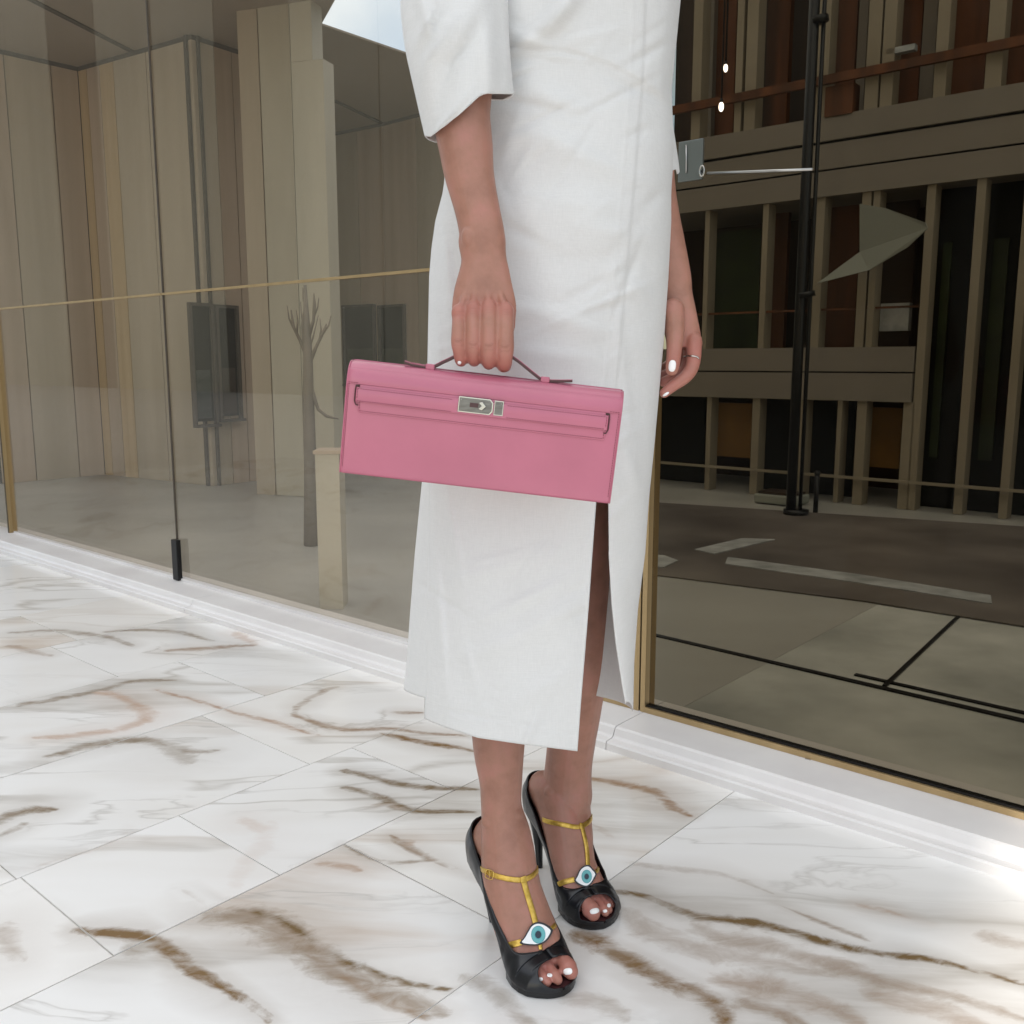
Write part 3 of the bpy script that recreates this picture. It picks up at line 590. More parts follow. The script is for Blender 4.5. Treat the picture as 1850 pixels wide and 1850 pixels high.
# ------------------------------------------------------------ building added out of view to block the sun and show in the glass
ob = empty('sun_block_building', W(-.72, -11.9, 0), 'unseen tall pale panelled building added behind the camera to block the sun, mirrored faintly in the glass', 'building')
for k in range(12):
    MB().wbox(-.62-3.4*(k+1)+.03, -.62-3.4*k, -14, -12, -.011, 17).build('wall_panel', M['stonep' if k % 3 else 'slab'], ob)
MB().wbox(-42, -.75, -14, -12.06, -.011, 16.9).build('core', M['slab'], ob)

# ------------------------------------------------------------ person
def remesh(mb, vox, smooth, name):
    me = bpy.data.meshes.new(name); me.from_pydata([tuple(v) for v in mb.v], [], mb.f); me.update()
    o = bpy.data.objects.new(name, me); C.objects.link(o)
    bm = bmesh.new(); bm.from_mesh(me); bmesh.ops.recalc_face_normals(bm, faces=bm.faces); bm.to_mesh(me); bm.free()
    r = o.modifiers.new('r', 'REMESH'); r.mode = 'VOXEL'; r.voxel_size = vox; r.adaptivity = 0
    sm = o.modifiers.new('s', 'SMOOTH'); sm.factor = .5; sm.iterations = smooth
    dg = bpy.context.evaluated_depsgraph_get(); ev = o.evaluated_get(dg)
    out = bpy.data.meshes.new_from_object(ev); bpy.data.objects.remove(o); return out
def limb(mb, rows, seg=28, flat=1.0):
    """rows: (py, left px, right px, Y of the middle, depth/width ratio)"""
    cs = [((P(l, y, Y)+P(r, y, Y))/2, (P(r, y, Y)-P(l, y, Y)).length/2, k) for y, l, r, Y, k in rows]
    rs = []
    for i, (c, h, k) in enumerate(cs):
        t = (cs[min(i+1, len(cs)-1)][0]-cs[max(i-1, 0)][0]).normalized()
        x = Vector((1,0,0)); x = (x-t*x.dot(t)).normalized(); y = t.cross(x).normalized()
        rs.append([c + x*h*math.cos(a) + y*h*k*math.sin(a) for a in [2*math.pi*j/seg for j in range(seg)]])
    mb.rings(rs)
def dense(rows, n): return [tuple(r) for r in cr(rows, n)]
def chain(mb, pts, n=14, seg=14):       # pts: (px, py, Y, radius in m)
    q = cr(pts, n); ps = [P(a, b, c) for a, b, c, r in q]; rr = [float(r) for a, b, c, r in q]
    mb.tube(ps, rr, seg, True); mb.ball(ps[0], rr[0]); mb.ball(ps[-1], rr[-1])
per = empty('person', (0.02, 1.36, 0), 'woman in a white wrap dress and black heels, holding the pink bag', 'person')
B = MB()
# viewer-left arm
limb(B, dense([(-260,800,905,1.25,.9),(-100,790,905,1.23,.9),(60,785,897,1.20,.92),(165,779,889,1.185,.9),(209,781,886,1.18,.88),(236,786,888,1.177,.86),(269,793,891,1.172,.84),(316,803,893,1.166,.82),(373,820,902,1.158,.78),(417,829,911,1.152,.72),(438,828,914,1.15,.66),(466,833,915,1.147,.58),(491,829,921,1.143,.46),(524,820,928,1.138,.36),(552,816,933,1.134,.31),(578,817,932,1.129,.29),(592,818,931,1.127,.27),(604,821,929,1.126,.22)], 46))
B.ball(P(846, 430, 1.1395), (.0085,.0085,.013))       # ulna head
for k, (x, y) in enumerate([(829,566),(855,560),(884,558),(914,562)]): B.ball(P(x, y, 1.1205), (.0092,.0078,.011))
for x0, y0, x1, y1 in ((850,500,832,560),(862,495,855,556),(876,495,884,552),(892,500,912,556)): chain(B, [(x0,y0,1.139,.004),((x0+x1)/2,(y0+y1)/2,1.1295,.0042),(x1,y1,1.1205,.0046)], 8, 8)
HY = 1.112
chain(B, [(829,563,1.126,.0078),(828,590,1.114,.0078),(827,618,1.107,.0081),(829,634,1.110,.0073),(832,650,1.118,.0072),(834,652,1.132,.0064),(835,645,1.140,.0056)], 26)
chain(B, [(855,560,1.122,.0088),(855,592,1.1115,.0088),(854.5,622,1.1065,.0090),(855,638,1.110,.0084),(856,649,1.118,.0078),(857,651,1.130,.0072),(857,641,1.141,.0066)], 26)
chain(B, [(884,558,1.121,.0096),(884,592,1.109,.0096),(883,624,1.1035,.0096),(882.5,642,1.107,.0090),(883,654,1.116,.0084),(883,655,1.129,.0077),(882,644,1.141,.0068)], 26)
chain(B, [(913,562,1.123,.0104),(912.5,596,1.112,.0104),(912.5,628,1.1065,.0107),(912,646,1.110,.0094),(911,658,1.119,.0092),(910,659,1.131,.0084),(908,647,1.143,.0074)], 26)
chain(B, [(896,500,1.154,.012),(910,535,1.158,.0115),(908,580,1.160,.0105),(900,622,1.156,.009),(893,640,1.150,.0078)], 18)   # thumb, behind the palm
# viewer-right arm
AY = 1.37
limb(B, dense([(-260,1090,1200,1.36,.9),(0,1110,1205,1.385,.9),(160,1120,1210,1.39,.9),(326,1140,1219,1.385,.85),(388,1150,1227,1.38,.85),(433,1163,1236,1.378,.8),(502,1185,1249,1.372,.72),(530,1193,1251,1.368,.66),(560,1197,1257,1.364,.60),(590,1199,1263,1.36,.5),(612,1203,1267,1.357,.42),(628,1208,1266,1.355,.36)], 36))
chain(B, [(1216,560,1.345,.016),(1219,600,1.338,.0135),(1218,632,1.330,.0108),(1216,655,1.326,.0100),(1214,667,1.324,.0092)], 20)     # thumb
B.ball(P(1258,620,1.352), (.009,.010,.010))
chain(B, [(1254,615,1.350,.0115),(1253,648,1.345,.0105),(1248,668,1.341,.0098),(1236,683,1.336,.0092),(1216,697,1.332,.0082),(1200,710,1.330,.0070)], 26)      # index
chain(B, [(1249,616,1.368,.0115),(1246,652,1.366,.0105),(1236,672,1.362,.0098),(1218,682,1.358,.0088),(1199,690,1.356,.0072)], 22)
chain(B, [(1240,614,1.384,.011),(1236,650,1.384,.010),(1224,668,1.380,.0092),(1206,676,1.376,.0082),(1192,680,1.374,.007)], 20)
chain(B, [(1230,612,1.398,.010),(1225,642,1.398,.0088),(1213,656,1.394,.008),(1199,664,1.390,.007)], 18)
# legs
FA = dict(o=Vector((-.046,1.348,0)), d=Vector((.52,-.853,0)).normalized(), m=1)
FB = dict(o=Vector((.043,1.512,0)), d=Vector((.436,-.9,0)).normalized(), m=-1)
for F_ in (FA, FB): F_['r'] = Vector((-F_['d'].y, F_['d'].x, 0))
def fl_(F_, X, lat, z): return F_['o'] + F_['d']*X + F_['r']*(lat*F_['m']) + Vector((0,0,z))
limb(B, dense([(250,835,1000,1.36,.95),(600,830,980,1.33,1.0),(900,838,968,1.30,1.0),(1050,840,962,1.315,1.0),(1180,843,958,1.33,1.05),(1290,849,952,1.325,1.05),(1360,856,947,1.315,1.05),(1412,866,943.5,1.308,1.05),(1440,868,942,1.305,1.08),(1463,869,944,1.302,1.1),(1501,869,957,1.297,1.05),(1540,869,966,1.284,.95),(1568,870,970,1.272,.9),(1597,874,976,1.262,.82),(1638,883,984,1.246,.68),(1664,890,992,1.234,.56),(1694,900,1006,1.221,.46),(1718,910,1017,1.210,.38),(1738,925,1022,1.2,.3)], 90))
limb(B, dense([(250,985,1160,1.38,.95),(600,990,1140,1.36,1.0),(850,1000,1112,1.38,1.0),(1000,1002,1104,1.42,1.05),(1096,1001,1103,1.44,1.1),(1180,998,1101,1.45,1.1),(1237,995,1093,1.455,1.1),(1294,992,1084,1.46,1.05),(1337,989,1076,1.462,1.05),(1380,985,1070,1.464,1.05),(1412,981,1069,1.464,1.05),(1435,979,1070,1.462,1.1),(1456,980,1067,1.458,1.12),(1480,981,1069,1.449,1.05),(1516,987,1072,1.420,.95),(1539,993,1073,1.408,.88),(1565,998,1077,1.392,.78),(1590,1003,1085,1.375,.64),(1610,1012,1092,1.362,.5),(1628,1022,1098,1.352,.38)], 90))
for (x, y, Y, r) in ((885,1482,1.285,.013),(928,1473,1.288,.0135),(997,1432,1.44,.014),(1050,1440,1.442,.012)): B.ball(P(x,y,Y), r)   # malleoli
ZF = [(-.02,.106),(0,.106),(.03,.104),(.06,.092),(.09,.069),(.115,.046),(.14,.026),(.16,.016),(.18,.012),(.23,.012)]
def zf(X): return interp(ZF, X)
def sole_w(X): return interp([(-.016,.0),(-.0145,.008),(-.010,.016),(-.003,.0225),(.008,.0275),(.025,.0305),(.05,.030),(.08,.0285),(.105,.030),(.13,.0355),(.15,.040),(.17,.0425),(.185,.0415),(.198,.037),(.208,.030),(.216,.021),(.2205,.012),(.223,0)], X)
for F_ in (FA, FB):
    rs = []
    # foot: sections from the heel to the toe roots; (X, centre z, half height, half width, lateral shift, lean)
    for X, cz, hh, hw, ls, ln in cr([(-.004,.136,.016,.012,0,0),(.008,.138,.029,.0235,0,0),(.03,.142,.036,.029,0,.05),(.055,.140,.043,.0315,0,.2),(.078,.124,.043,.033,0,.4),(.10,.100,.036,.0345,.001,.55),(.122,.073,.0285,.0365,.002,.65),(.143,.0505,.0225,.0385,.002,.6),(.163,.034,.0165,.0395,.001,.4),(.180,.0255,.0125,.037,0,.2),(.190,.023,.010,.033,0,0)], 34):
        ring = []
        for a in np.linspace(0, 2*math.pi, 28, endpoint=False):
            c_, s_ = math.cos(a), math.sin(a)
            hz = hh*s_*(1 if s_ > 0 else .95); lat = ls + hw*c_*(1 - .12*max(s_, 0)) 
            ring.append(fl_(F_, X + math.sin(ln)*hz, lat, cz + hz*math.cos(ln) + .004*c_*max(s_,0)))
        rs.append(ring)
    B.rings(rs)
    for lat, Xt, r, z in ((.0200,.2110,.0126,.0255) if F_ is FA else (.0140,.2120,.0136,.0262),(-.0022,.2115,.0084,.0215) if F_ is FA else (-.0085,.2115,.0082,.0215),(-.0172,.207,.0078,.0205),(-.029,.196,.0074,.020),(-.0375,.184,.0070,.019)):
        pts = [(.150,lat*.82,.040,r*.85),(.172,lat*.94,.031,r*.86),(Xt-.016,lat,z+.003,r*.84),(Xt-.007,lat,z,r*1.03),(Xt,lat*.99,z-.002,r*.84)]
        q = cr(pts, 12); ps = [fl_(F_, *[float(v) for v in a[:3]]) for a in q]; rr = [float(a[3]) for a in q]
        B.tube(ps, rr, 14); B.ball(ps[0], rr[0]); B.ball(ps[-1], rr[-1])
# torso, shoulders and neck (under the dress)
limb(B, dense([(300,850,1150,1.34,.55),(100,850,1150,1.33,.55),(-100,840,1160,1.33,.5),(-330,800,1200,1.34,.42),(-460,830,1170,1.34,.34),(-500,930,1070,1.34,.7),(-560,945,1055,1.335,1.0)], 20))
for sx in (800, 1200): B.ball(P(sx, -400, 1.33), .055)
chain(B, [(800,-400,1.33,.05),(830,-260,1.26,.045)], 6); chain(B, [(1180,-400,1.34,.05),(1150,-260,1.36,.045)], 6)
hc = P(1000, -740, 1.31); B.ball(hc, (.072,.088,.105)); B.ball(hc+Vector((0,-.03,-.07)), (.045,.045,.045)); B.ball(hc+Vector((0,-.09,-.01)), (.010,.016,.018))
bme = remesh(B, .0017, 3, 'body')
body = link('body', bme, M['skin'], per, True)
# flush of the skin on knuckles, fingertips and toes
spots = [(P(x, y, 1.12), .030) for x, y in ((829,655),(856,658),(884,662),(911,665))] + [(P(x, y, 1.12), .013) for x, y in ((829,565),(855,560),(884,558),(914,562))] + \
        [(P(1255,640,1.35), .03), (P(1235,685,1.35), .03), (P(1205,700,1.34), .03), (P(1216,650,1.33), .02)]
for F_ in (FA, FB): spots += [(fl_(F_, .205, .02, .02), .03), (fl_(F_, .19, -.01, .02), .03)]
co = np.empty(len(bme.vertices)*3); bme.vertices.foreach_get('co', co); co = co.reshape(-1, 3)
fl = np.zeros(len(co))
for c, r in spots: fl = np.maximum(fl, np.exp(-((co-np.array(c))**2).sum(1)/(r*r)))
at = bme.attributes.new('flush', 'FLOAT', 'POINT'); at.data.foreach_set('value', fl)
cz = np.zeros(len(co))
dist_ = co - np.array([0, 0, CAMH]); fz_ = dist_ @ np.array(cF); pxs = 925 + FPX*dist_[:, 0]/fz_; pys = 925 - FPX*(dist_ @ np.array(cU))/fz_
hand_ = (co[:, 1] < 1.125) & (co[:, 2] > .8)
for fx, fy, hw_ in ((828,617,11),(855,622,12),(883,625,13),(912,628,14)):     # knuckle creases, their shade drawn as dark lines in the skin colour
    for dy_, k_ in ((-5, .7), (-1.5, 1), (2, .8), (6, .6)):
        cz = np.maximum(cz, np.where(hand_, k_*np.exp(-((pys-fy-dy_-.02*(pxs-fx)**2)/.9)**2)*np.exp(-((pxs-fx)/(hw_*.7))**4), 0))
for fx, fy in ((829,566),(855,561),(884,559),(914,563)):
    for dy_ in (-4, 1, 5): cz = np.maximum(cz, np.where(hand_, .35*np.exp(-((pys-fy-dy_)/1.0)**2)*np.exp(-((pxs-fx)/7)**4), 0))
at2 = bme.attributes.new('crease_shade', 'FLOAT', 'POINT'); at2.data.foreach_set('value', cz)
def bvh_of(me): return BVHTree.FromPolygons([v.co.copy() for v in me.vertices], [tuple(p.vertices) for p in me.polygons])
BV = bvh_of(bme)
def hit(px, py, bv=None):
    h, n, i, d = (bv or BV).ray_cast(cO, ray(px, py).normalized()); return h, n
def surf(pts, lift, bv=None, n=40):
    """points along image curve laid on the surface, lifted off it; misses are filled from the nearest surface point"""
    out = []
    for a in cr(pts, n):
        h, nn = hit(float(a[0]), float(a[1]), bv)
        out.append((h, nn))
    last = next((q for q in out if q[0] is not None), None)
    dep = None; res = []
    for i, (h, nn) in enumerate(out):
        if h is None:
            j = min((k for k in range(len(out)) if out[k][0] is not None), key=lambda k: abs(k-i)); a = cr(pts, n)[i]
            Y = out[j][0].y + .006*min(2, abs(j-i)); p = P(float(a[0]), float(a[1]), Y); h, nn, _, _ = (bv or BV).find_nearest(p)
            if (p-h).length > .004: h = p
        res.append((h + nn*lift, nn))
    return res
def ribbon(path, w, t, name, mm, par, kind=None, smooth=True, both=None):
    """flat strap along path of (point, normal)"""
    # smooth the path a little
    ps = [p for p, n in path]; ns = [n for p, n in path]
    for _ in range(3):
        ps = [ps[0]] + [(ps[i-1]+ps[i]*2+ps[i+1])/4 for i in range(1, len(ps)-1)] + [ps[-1]]
        ns = [ns[0]] + [((ns[i-1]+ns[i]*2+ns[i+1])/4).normalized() for i in range(1, len(ns)-1)] + [ns[-1]]
    rs = []
    for i, p in enumerate(ps):
        d = (ps[min(i+1, len(ps)-1)]-ps[max(i-1, 0)]).normalized(); n = (ns[i]-d*ns[i].dot(d)).normalized(); s = d.cross(n)
        prof_ = [(-.5,0),(-.5,.6),(-.42,1),(0,1.12),(.42,1),(.5,.6),(.5,0)]
        rs.append([p + s*w*a + n*t*b for a, b in prof_])
    return MB().rings(rs).build(name, M[mm], par, smooth)
def nail(px, py, rx, ry, rot, par, lift=.0009, bulge=.0006, mm='nail', name='toenail'):
    vs = []; fs = []; NR, NA = 4, 18
    c, nc = hit(px, py)
    while c is None: px -= 2; py += 1; c, nc = hit(px, py)
    for i in range(NR+1):
        for j in range(NA):
            a = 2*math.pi*j/NA; r = i/NR; ex, ey = rx*r*np.sign(math.cos(a))*abs(math.cos(a))**.8, ry*r*np.sign(math.sin(a))*abs(math.sin(a))**.8
            x = px + ex*math.cos(rot)-ey*math.sin(rot); y = py + ex*math.sin(rot)+ey*math.cos(rot)
            h, n = hit(x, y)
            if h is None or (h-c).length > .012: h, n = (c if not vs else vs[-1]), nc
            vs.append(h + n*(lift*(.4 if i == NR else 1) + bulge*(1-r*r)))
    for i in range(NR):
        for j in range(NA): k = (j+1)%NA; fs.append((i*NA+j, i*NA+k, (i+1)*NA+k, (i+1)*NA+j))
    o = mesh(name, vs, fs, M[mm], par, True); return o
for a in ((1026,1755,8,6,-.15),(993,1762,5,3.6,.1),(976.5,1769,4.4,3.6,.1)): nail(*a, body)
for a in ((1074,1646,8.5,5,-.25),(1093,1646,4,3,-.2),(1100,1636,3.4,3.6,-.2)): nail(*a, body)
nail(1214.5, 661, 6.4, 10.5, .12, body, name='fingernail')
nail(1203, 712, 6.5, 2.2, -.55, body, name='fingernail'); nail(830, 655, 3.4, 3.0, .1, body, name='fingernail')
# finger ring
rp = surf([(1236.5,644.5),(1243,643),(1252,643.5),(1259,645),(1262,648)], .0006, n=16)
MB().tube([p for p, n in rp], .0011, 8).build('ring', M['silver'], per, True)

# ------------------------------------------------------------ shoes
def s_out(X): return interp([(-.016,1.0),(.02,1.08),(.05,1.2),(.09,1.27),(.13,1.2),(.165,1.22),(.20,1.18),(.223,1.0)], X)
def H_(X): return interp([(-.02,.070),(0,.070),(.03,.066),(.06,.066),(.09,.064),(.115,.056),(.135,.046),(.155,.038),(.175,.032),(.195,.029),(.21,.026),(.225,.020)], X)
def top_z(X, side):     # height of the topline over the footbed on the open sides
    return interp([(-.02,.058),(0,.054),(.02,.044),(.05,.034),(.08,.030),(.105,.030),(.125,.030),(.14,.031)], X)
def phi_o(X, v=0):
    H = H_(X)
    if X < .14: return math.acos(min(1, (top_z(X,0)/H))**(1/.8)) if top_z(X,0) < H else 0.0
    a = phi_o(.1399); Xc = .177; Xe = .194
    if X < Xc: return a*math.sqrt(max(0, 1-((X-.14)/(Xc-.14))**2))
    if X < Xe: return 0.0
    return math.radians(78 if v >= 0 else 52)*min(1, math.sqrt(max(0, (X-Xe)/.012))) + (0 if v >= 0 else math.radians(24)*max(0, min(1, (X-.205)/.015)))
def shoe(F_, lab):
    Xs = list(np.linspace(0, 1, 40)); Xs = [-.016 + .018*(t**1.6) for t in np.linspace(0,1,12)][:-1] + list(np.linspace(.002,.136,38)) + list(.1768-.039*np.linspace(1,0,24)**2) + [.177,.180,.184,.188,.1915,.194] + list(.1942+.0128*np.linspace(0,1,14)**2) + list(np.linspace(.2085,.2228,11))
    NV = 12
    def pt(X, v, side, off=0):
        po = phi_o(X, side); ph = math.pi/2 + (po-math.pi/2)*v
        H = H_(X); W_ = sole_w(X)*(s_out(X) if side < 0 else 1.03)+off
        ex = interp([(0,.45),(.09,.55),(.13,.75),(.16,.95),(.23,1.0)], X); ez = interp([(0,.8),(.12,.8),(.15,.9),(.23,1.0)], X)
        if po > 0 and X < .13: ez = .8
        lat = side*W_*max(0,math.sin(ph))**ex*(1+.06*math.sin(math.pi*v)*(X < .14)); zz = (H+off)*max(0, math.cos(ph))**ez
        Xo = X
        if X < .03: k = (0.03-X)/.046; Xo = X + k*(.010*(zz/.055)**2 - .007*math.sin(min(1, zz/.05)*math.pi)); 
        return fl_(F_, Xo, lat, zf(X) + zz - .002 + (.006 if X < .01 else 0)*0)
    def fit(g):
        # the upper is pulled over the foot: push every row outwards where the foot is wider
        G = np.array([[tuple(p) for p in row] for row in g]); R_ = np.zeros(G.shape[:2]); CC = []
        for i, X in enumerate(Xs):
            c = fl_(F_, min(max(X, .02), .20), -.002, zf(X)+.013 if X > .15 else zf(X)+.018); CC.append(c)
            for j in range(G.shape[1]):
                p = Vector(G[i, j]); d = p-c; l = d.length
                if l < 1e-5: continue
                if X > .20: continue
                # last exit of the foot along this ray
                o_ = c+d.normalized()*.07; h, n, k_, dd = BV.ray_cast(o_, -d.normalized(), .07)
                if h is not None: R_[i, j] = max(0, (h-c).length + .0016 - l)
        R_ = np.minimum(R_, .018)
        for _it in range(9):
            Q = R_.copy(); t_ = (R_[:-2]+2*R_[1:-1]+R_[2:])/4; Q[1:-1] = np.maximum(R_[1:-1], t_) if _it < 3 else t_; t_ = (Q[:, :-2]+2*Q[:, 1:-1]+Q[:, 2:])/4; Q[:, 1:-1] = np.maximum(Q[:, 1:-1], t_) if _it < 3 else t_; R_ = Q
        for i in range(G.shape[0]):
            for j in range(G.shape[1]):
                p = Vector(G[i, j]); d = p-CC[i]
                k = 1 if d.z > 0 else .5
                if d.length > 1e-5: p = p + d.normalized()*R_[i, j]*k
                p.z = max(p.z, zf(Xs[i])-.003); G[i, j] = tuple(p)
        return [[Vector(p) for p in row] for row in G]
    grid = []
    for X in Xs:
        row = [pt(X, v, 1) for v in np.linspace(0,1,NV)] + [pt(X, v, -1) for v in np.linspace(1,0,NV)]
        grid.append(row)
    grid = fit(grid)
    n = 2*NV; vs = [p for r in grid for p in r]; fs = []
    for i in range(len(grid)-1):
        for j in range(n-1):
            if j == NV-1:
                if not (phi_o(Xs[i]) == 0 and phi_o(Xs[i+1]) == 0): continue
                continue
            fs.append((i*n+j, i*n+j+1, (i+1)*n+j+1, (i+1)*n+j))
    me = bpy.data.meshes.new('shoe'); me.from_pydata([tuple(v) for v in vs], [], fs)
    bm = bmesh.new(); bm.from_mesh(me); bmesh.ops.remove_doubles(bm, verts=bm.verts, dist=.00015); bmesh.ops.recalc_face_normals(bm, faces=bm.faces)
    # outward
    cen = fl_(F_, .08, 0, .08); s = sum((f.calc_center_median()-cen).dot(f.normal)*f.calc_area() for f in bm.faces)
    if s < 0: bmesh.ops.reverse_faces(bm, faces=bm.faces)
    bm.to_mesh(me); bm.free()
    sh = link('shoe', me, M['black'], per, True); sh['label'] = lab
    me.materials.append(M['lining'])
    so_ = sh.modifiers.new('t', 'SOLIDIFY'); so_.thickness = .0016; so_.offset = 1; so_.material_offset = 1; so_.material_offset_rim = 0
    # toplines piping
    for side in (1, -1): pass
    kk = [i for i, X in enumerate(Xs) if X < .177]; edge = [grid[i][NV-1] for i in kk][::-1] + [grid[i][NV] for i in kk]
    MB().tube(edge, .0010, 6).build('topline_piping', M['black'], sh, True)
    edge = [pt(X, 1, 1) for X in Xs if X > .186] ; edge2 = [pt(X, 1, -1) for X in Xs if X > .186][::-1]
    # sole with insole
    sx = [X for X in Xs if X >= -.016]
    rs = []
    for X in sx:
        w_ = sole_w(X)*1.0 + .0004; wo = sole_w(X)*s_out(X)*.97 + .0004; z1 = zf(X)-.0012; th = .0035 if X < .1 else .0045
        if X > .15: th = z1-.0012
        rs.append([fl_(F_, X, w_, z1), fl_(F_, X, w_, z1-th), fl_(F_, X, -wo, z1-th), fl_(F_, X, -wo, z1)])
    MB().rings(rs).build('sole', M['patent'], sh)
    rs = [[fl_(F_, X, sole_w(X)*.96*c*(s_out(X) if c < 0 else 1), zf(X)+.0004) for c in (-1,-.5,0,.5,1)] for X in sx]
    MB().rings(rs, False, False).build('insole', M['lining'], sh, True)
    # stiletto
    rs = []
    for z, cx, rx, ry in ((.104,.014,.0285,.0285),(.097,.013,.026,.0265),(.088,.009,.019,.021),(.078,.0075,.0135,.0155),(.06,.009,.0092,.0108),(.035,.014,.0062,.0072),(.006,.0205,.0052,.0056),(.0005,.0215,.0052,.0056)):
        rs.append([fl_(F_, cx + rx*math.cos(a), ry*math.sin(a)+.006*(1-z/.104), z - (.010*max(0, math.cos(a)) if z > .09 else 0)) for a in np.linspace(0, 2*math.pi, 24, endpoint=False)])
    MB().rings(rs).build('heel', M['black'], sh, True)
    return sh
shA = shoe(FA, 'nearer peep-toe heel with buckled gold strap'); shB = shoe(FB, 'farther peep-toe heel')
def eye(sh, c, tips, outline, iris, lift):
    h, n = hit(*c); n = (n + Vector((0,-.25,.15))).normalized(); o0 = h + n*lift
    def onp(x, y, k=0): d = ray(x, y); return cO + d*((o0+n*k-cO).dot(n)/d.dot(n))
    def slab(pts, k0, k1, name, mm): 
        o = MB().rings([[onp(x, y, k0) for x, y in pts], [onp(x, y, k1) for x, y in pts]]).build(name, M[mm], sh); return o
    full = [tuple(a) for a in cr(outline+[outline[0]], 48)][:-1]
    cx, cy = np.mean([a[0] for a in full]), np.mean([a[1] for a in full])
    def sc(f): return [(cx+(x-cx)*f, cy+(y-cy)*f) for x, y in full]
    slab(full, -.0005, .0022, 'eye_backing', 'black')
    slab(sc(.86), .0022, .0030, 'eye_white', 'white')
    ix, iy, rx, ry = iris
    for f, mm, k in ((1,'teald',.0034),(.94,'teal',.0036),(.50,'teald',.0038),(.42,'navy',.0041)):
        slab([(ix+rx*f*math.cos(a), iy+ry*f*math.sin(a)) for a in np.linspace(0, 2*math.pi, 28, endpoint=False)], .0029, k, 'iris' if f > .9 else 'pupil', mm)
eye(shA, (970,1690), None, [(938.5,1703),(946,1694),(954,1680),(961,1670),(972,1665.5),(985,1668.5),(997,1677),(998.5,1683),(992,1695),(982,1704),(970,1708),(955,1708),(942,1706)], (972.5,1688.5,13,16), .0020)
eye(shB, (1058,1583), None, [(1037,1591),(1042,1582),(1047,1571),(1055,1564),(1064,1562.5),(1071,1569),(1078,1578),(1075,1586),(1069,1596),(1062,1602),(1054,1602),(1043,1597)], (1060,1583.5,9.4,12.2), .0020)
SW = 9.2*1.36/FPX
def strap(sh, pts, w=1, lift=.0006, n=40): return ribbon(surf(pts, lift, n=n), SW*w, .0012, 'strap', 'gold', sh)
strap(shA, [(866,1566),(869,1570),(877,1573.5),(890,1580),(905,1584.5),(920,1588),(935,1589.5),(945,1589.5),(955,1586),(964,1580),(970,1573),(973,1567)])
strap(shA, [(944.5,1588),(947,1597),(951,1612),(957,1632),(963,1652),(967,1668)], 1.15, .0010)
strap(shA, [(918,1709),(925,1706.5),(934,1704.5),(942,1702)], 1.15)
strap(shA, [(975,1703),(975.5,1709),(977,1716)], .8, n=12); strap(shA, [(994,1679),(999,1675),(1003,1671)], .8, n=12)
strap(shB, [(981,1480),(986,1483),(1000,1486.5),(1020,1490.5),(1036,1494),(1048,1494),(1057,1489.5),(1064,1484),(1069,1477),(1071,1471)])
strap(shB, [(1050,1493),(1053,1503),(1057,1520),(1060,1540),(1061.5,1566)], 1.05, .0010)
strap(shB, [(1009,1598),(1016,1595),(1027,1591.5),(1038,1589)], 1.1); strap(shB, [(1057,1600),(1059,1604),(1060,1609)], .7, n=12); strap(shB, [(1073,1577),(1078,1574),(1081,1569)], .8, n=12)
# keeper loops and buckle
strap(shA, [(944,1583),(945,1588),(945.5,1594)], 1.25, .0016, 10); strap(shB, [(1050,1488),(1050.5,1493),(1051,1499)], 1.2, .0016, 10)
bq = surf([(882,1570),(893,1575),(890.5,1588),(879.5,1583),(882,1570)], .0026, n=33)
MB().tube([p for p, n in bq], .0007, 8).build('buckle', M['goldm'], shA, True)
bq = surf([(886,1572),(888,1579),(886,1585)], .0030, n=7); MB().tube([p for p, n in bq], .0005, 6).build('buckle_pin', M['goldm'], shA, True)

# ------------------------------------------------------------ white dress
DL = [(-420,860),(-330,780),(-200,770),(0,790),(150,806),(280,806),(330,803),(350,800),(400,787),(450,780),(500,776),(600,774),(700,772),(800,770),(900,760),(1000,750),(1100,742),(1200,735),(1262,728)]
DR = [(-420,1150),(-330,1230),(-200,1236),(0,1229),(60,1223),(100,1219),(160,1213),(200,1214),(260,1217),(300,1215),(350,1212),(400,1212),(500,1207),(600,1200),(700,1191),(800,1182),(900,1172),(1000,1165),(1100,1152),(1200,1145),(1300,1143)]
DB = [(-420,.07),(-330,.10),(-100,.115),(100,.110),(300,.118),(450,.125),(600,.122),(800,.118),(1000,.118),(1200,.120),(1360,.122)]
CY = 1.335
def slit_l(py): return interp([(850,1082),(905,1077),(1000,1070),(1100,1063),(1200,1055),(1260,1050),(1357,1043)], py)
def slit_r(py): return interp([(850,1092),(905,1099),(1000,1100),(1090,1105),(1160,1112),(1240,1124),(1272,1130),(1300,1139)], py)
creases = []
for _ in range(120):
    x, y = rng.uniform(760, 1210), rng.uniform(0, 1330); a = rng.normal(-.35, .5); l = rng.uniform(20, 90)
    creases.append((x, y, math.cos(a), math.sin(a), l, rng.uniform(3.5, 9), rng.normal(0, .0009)))
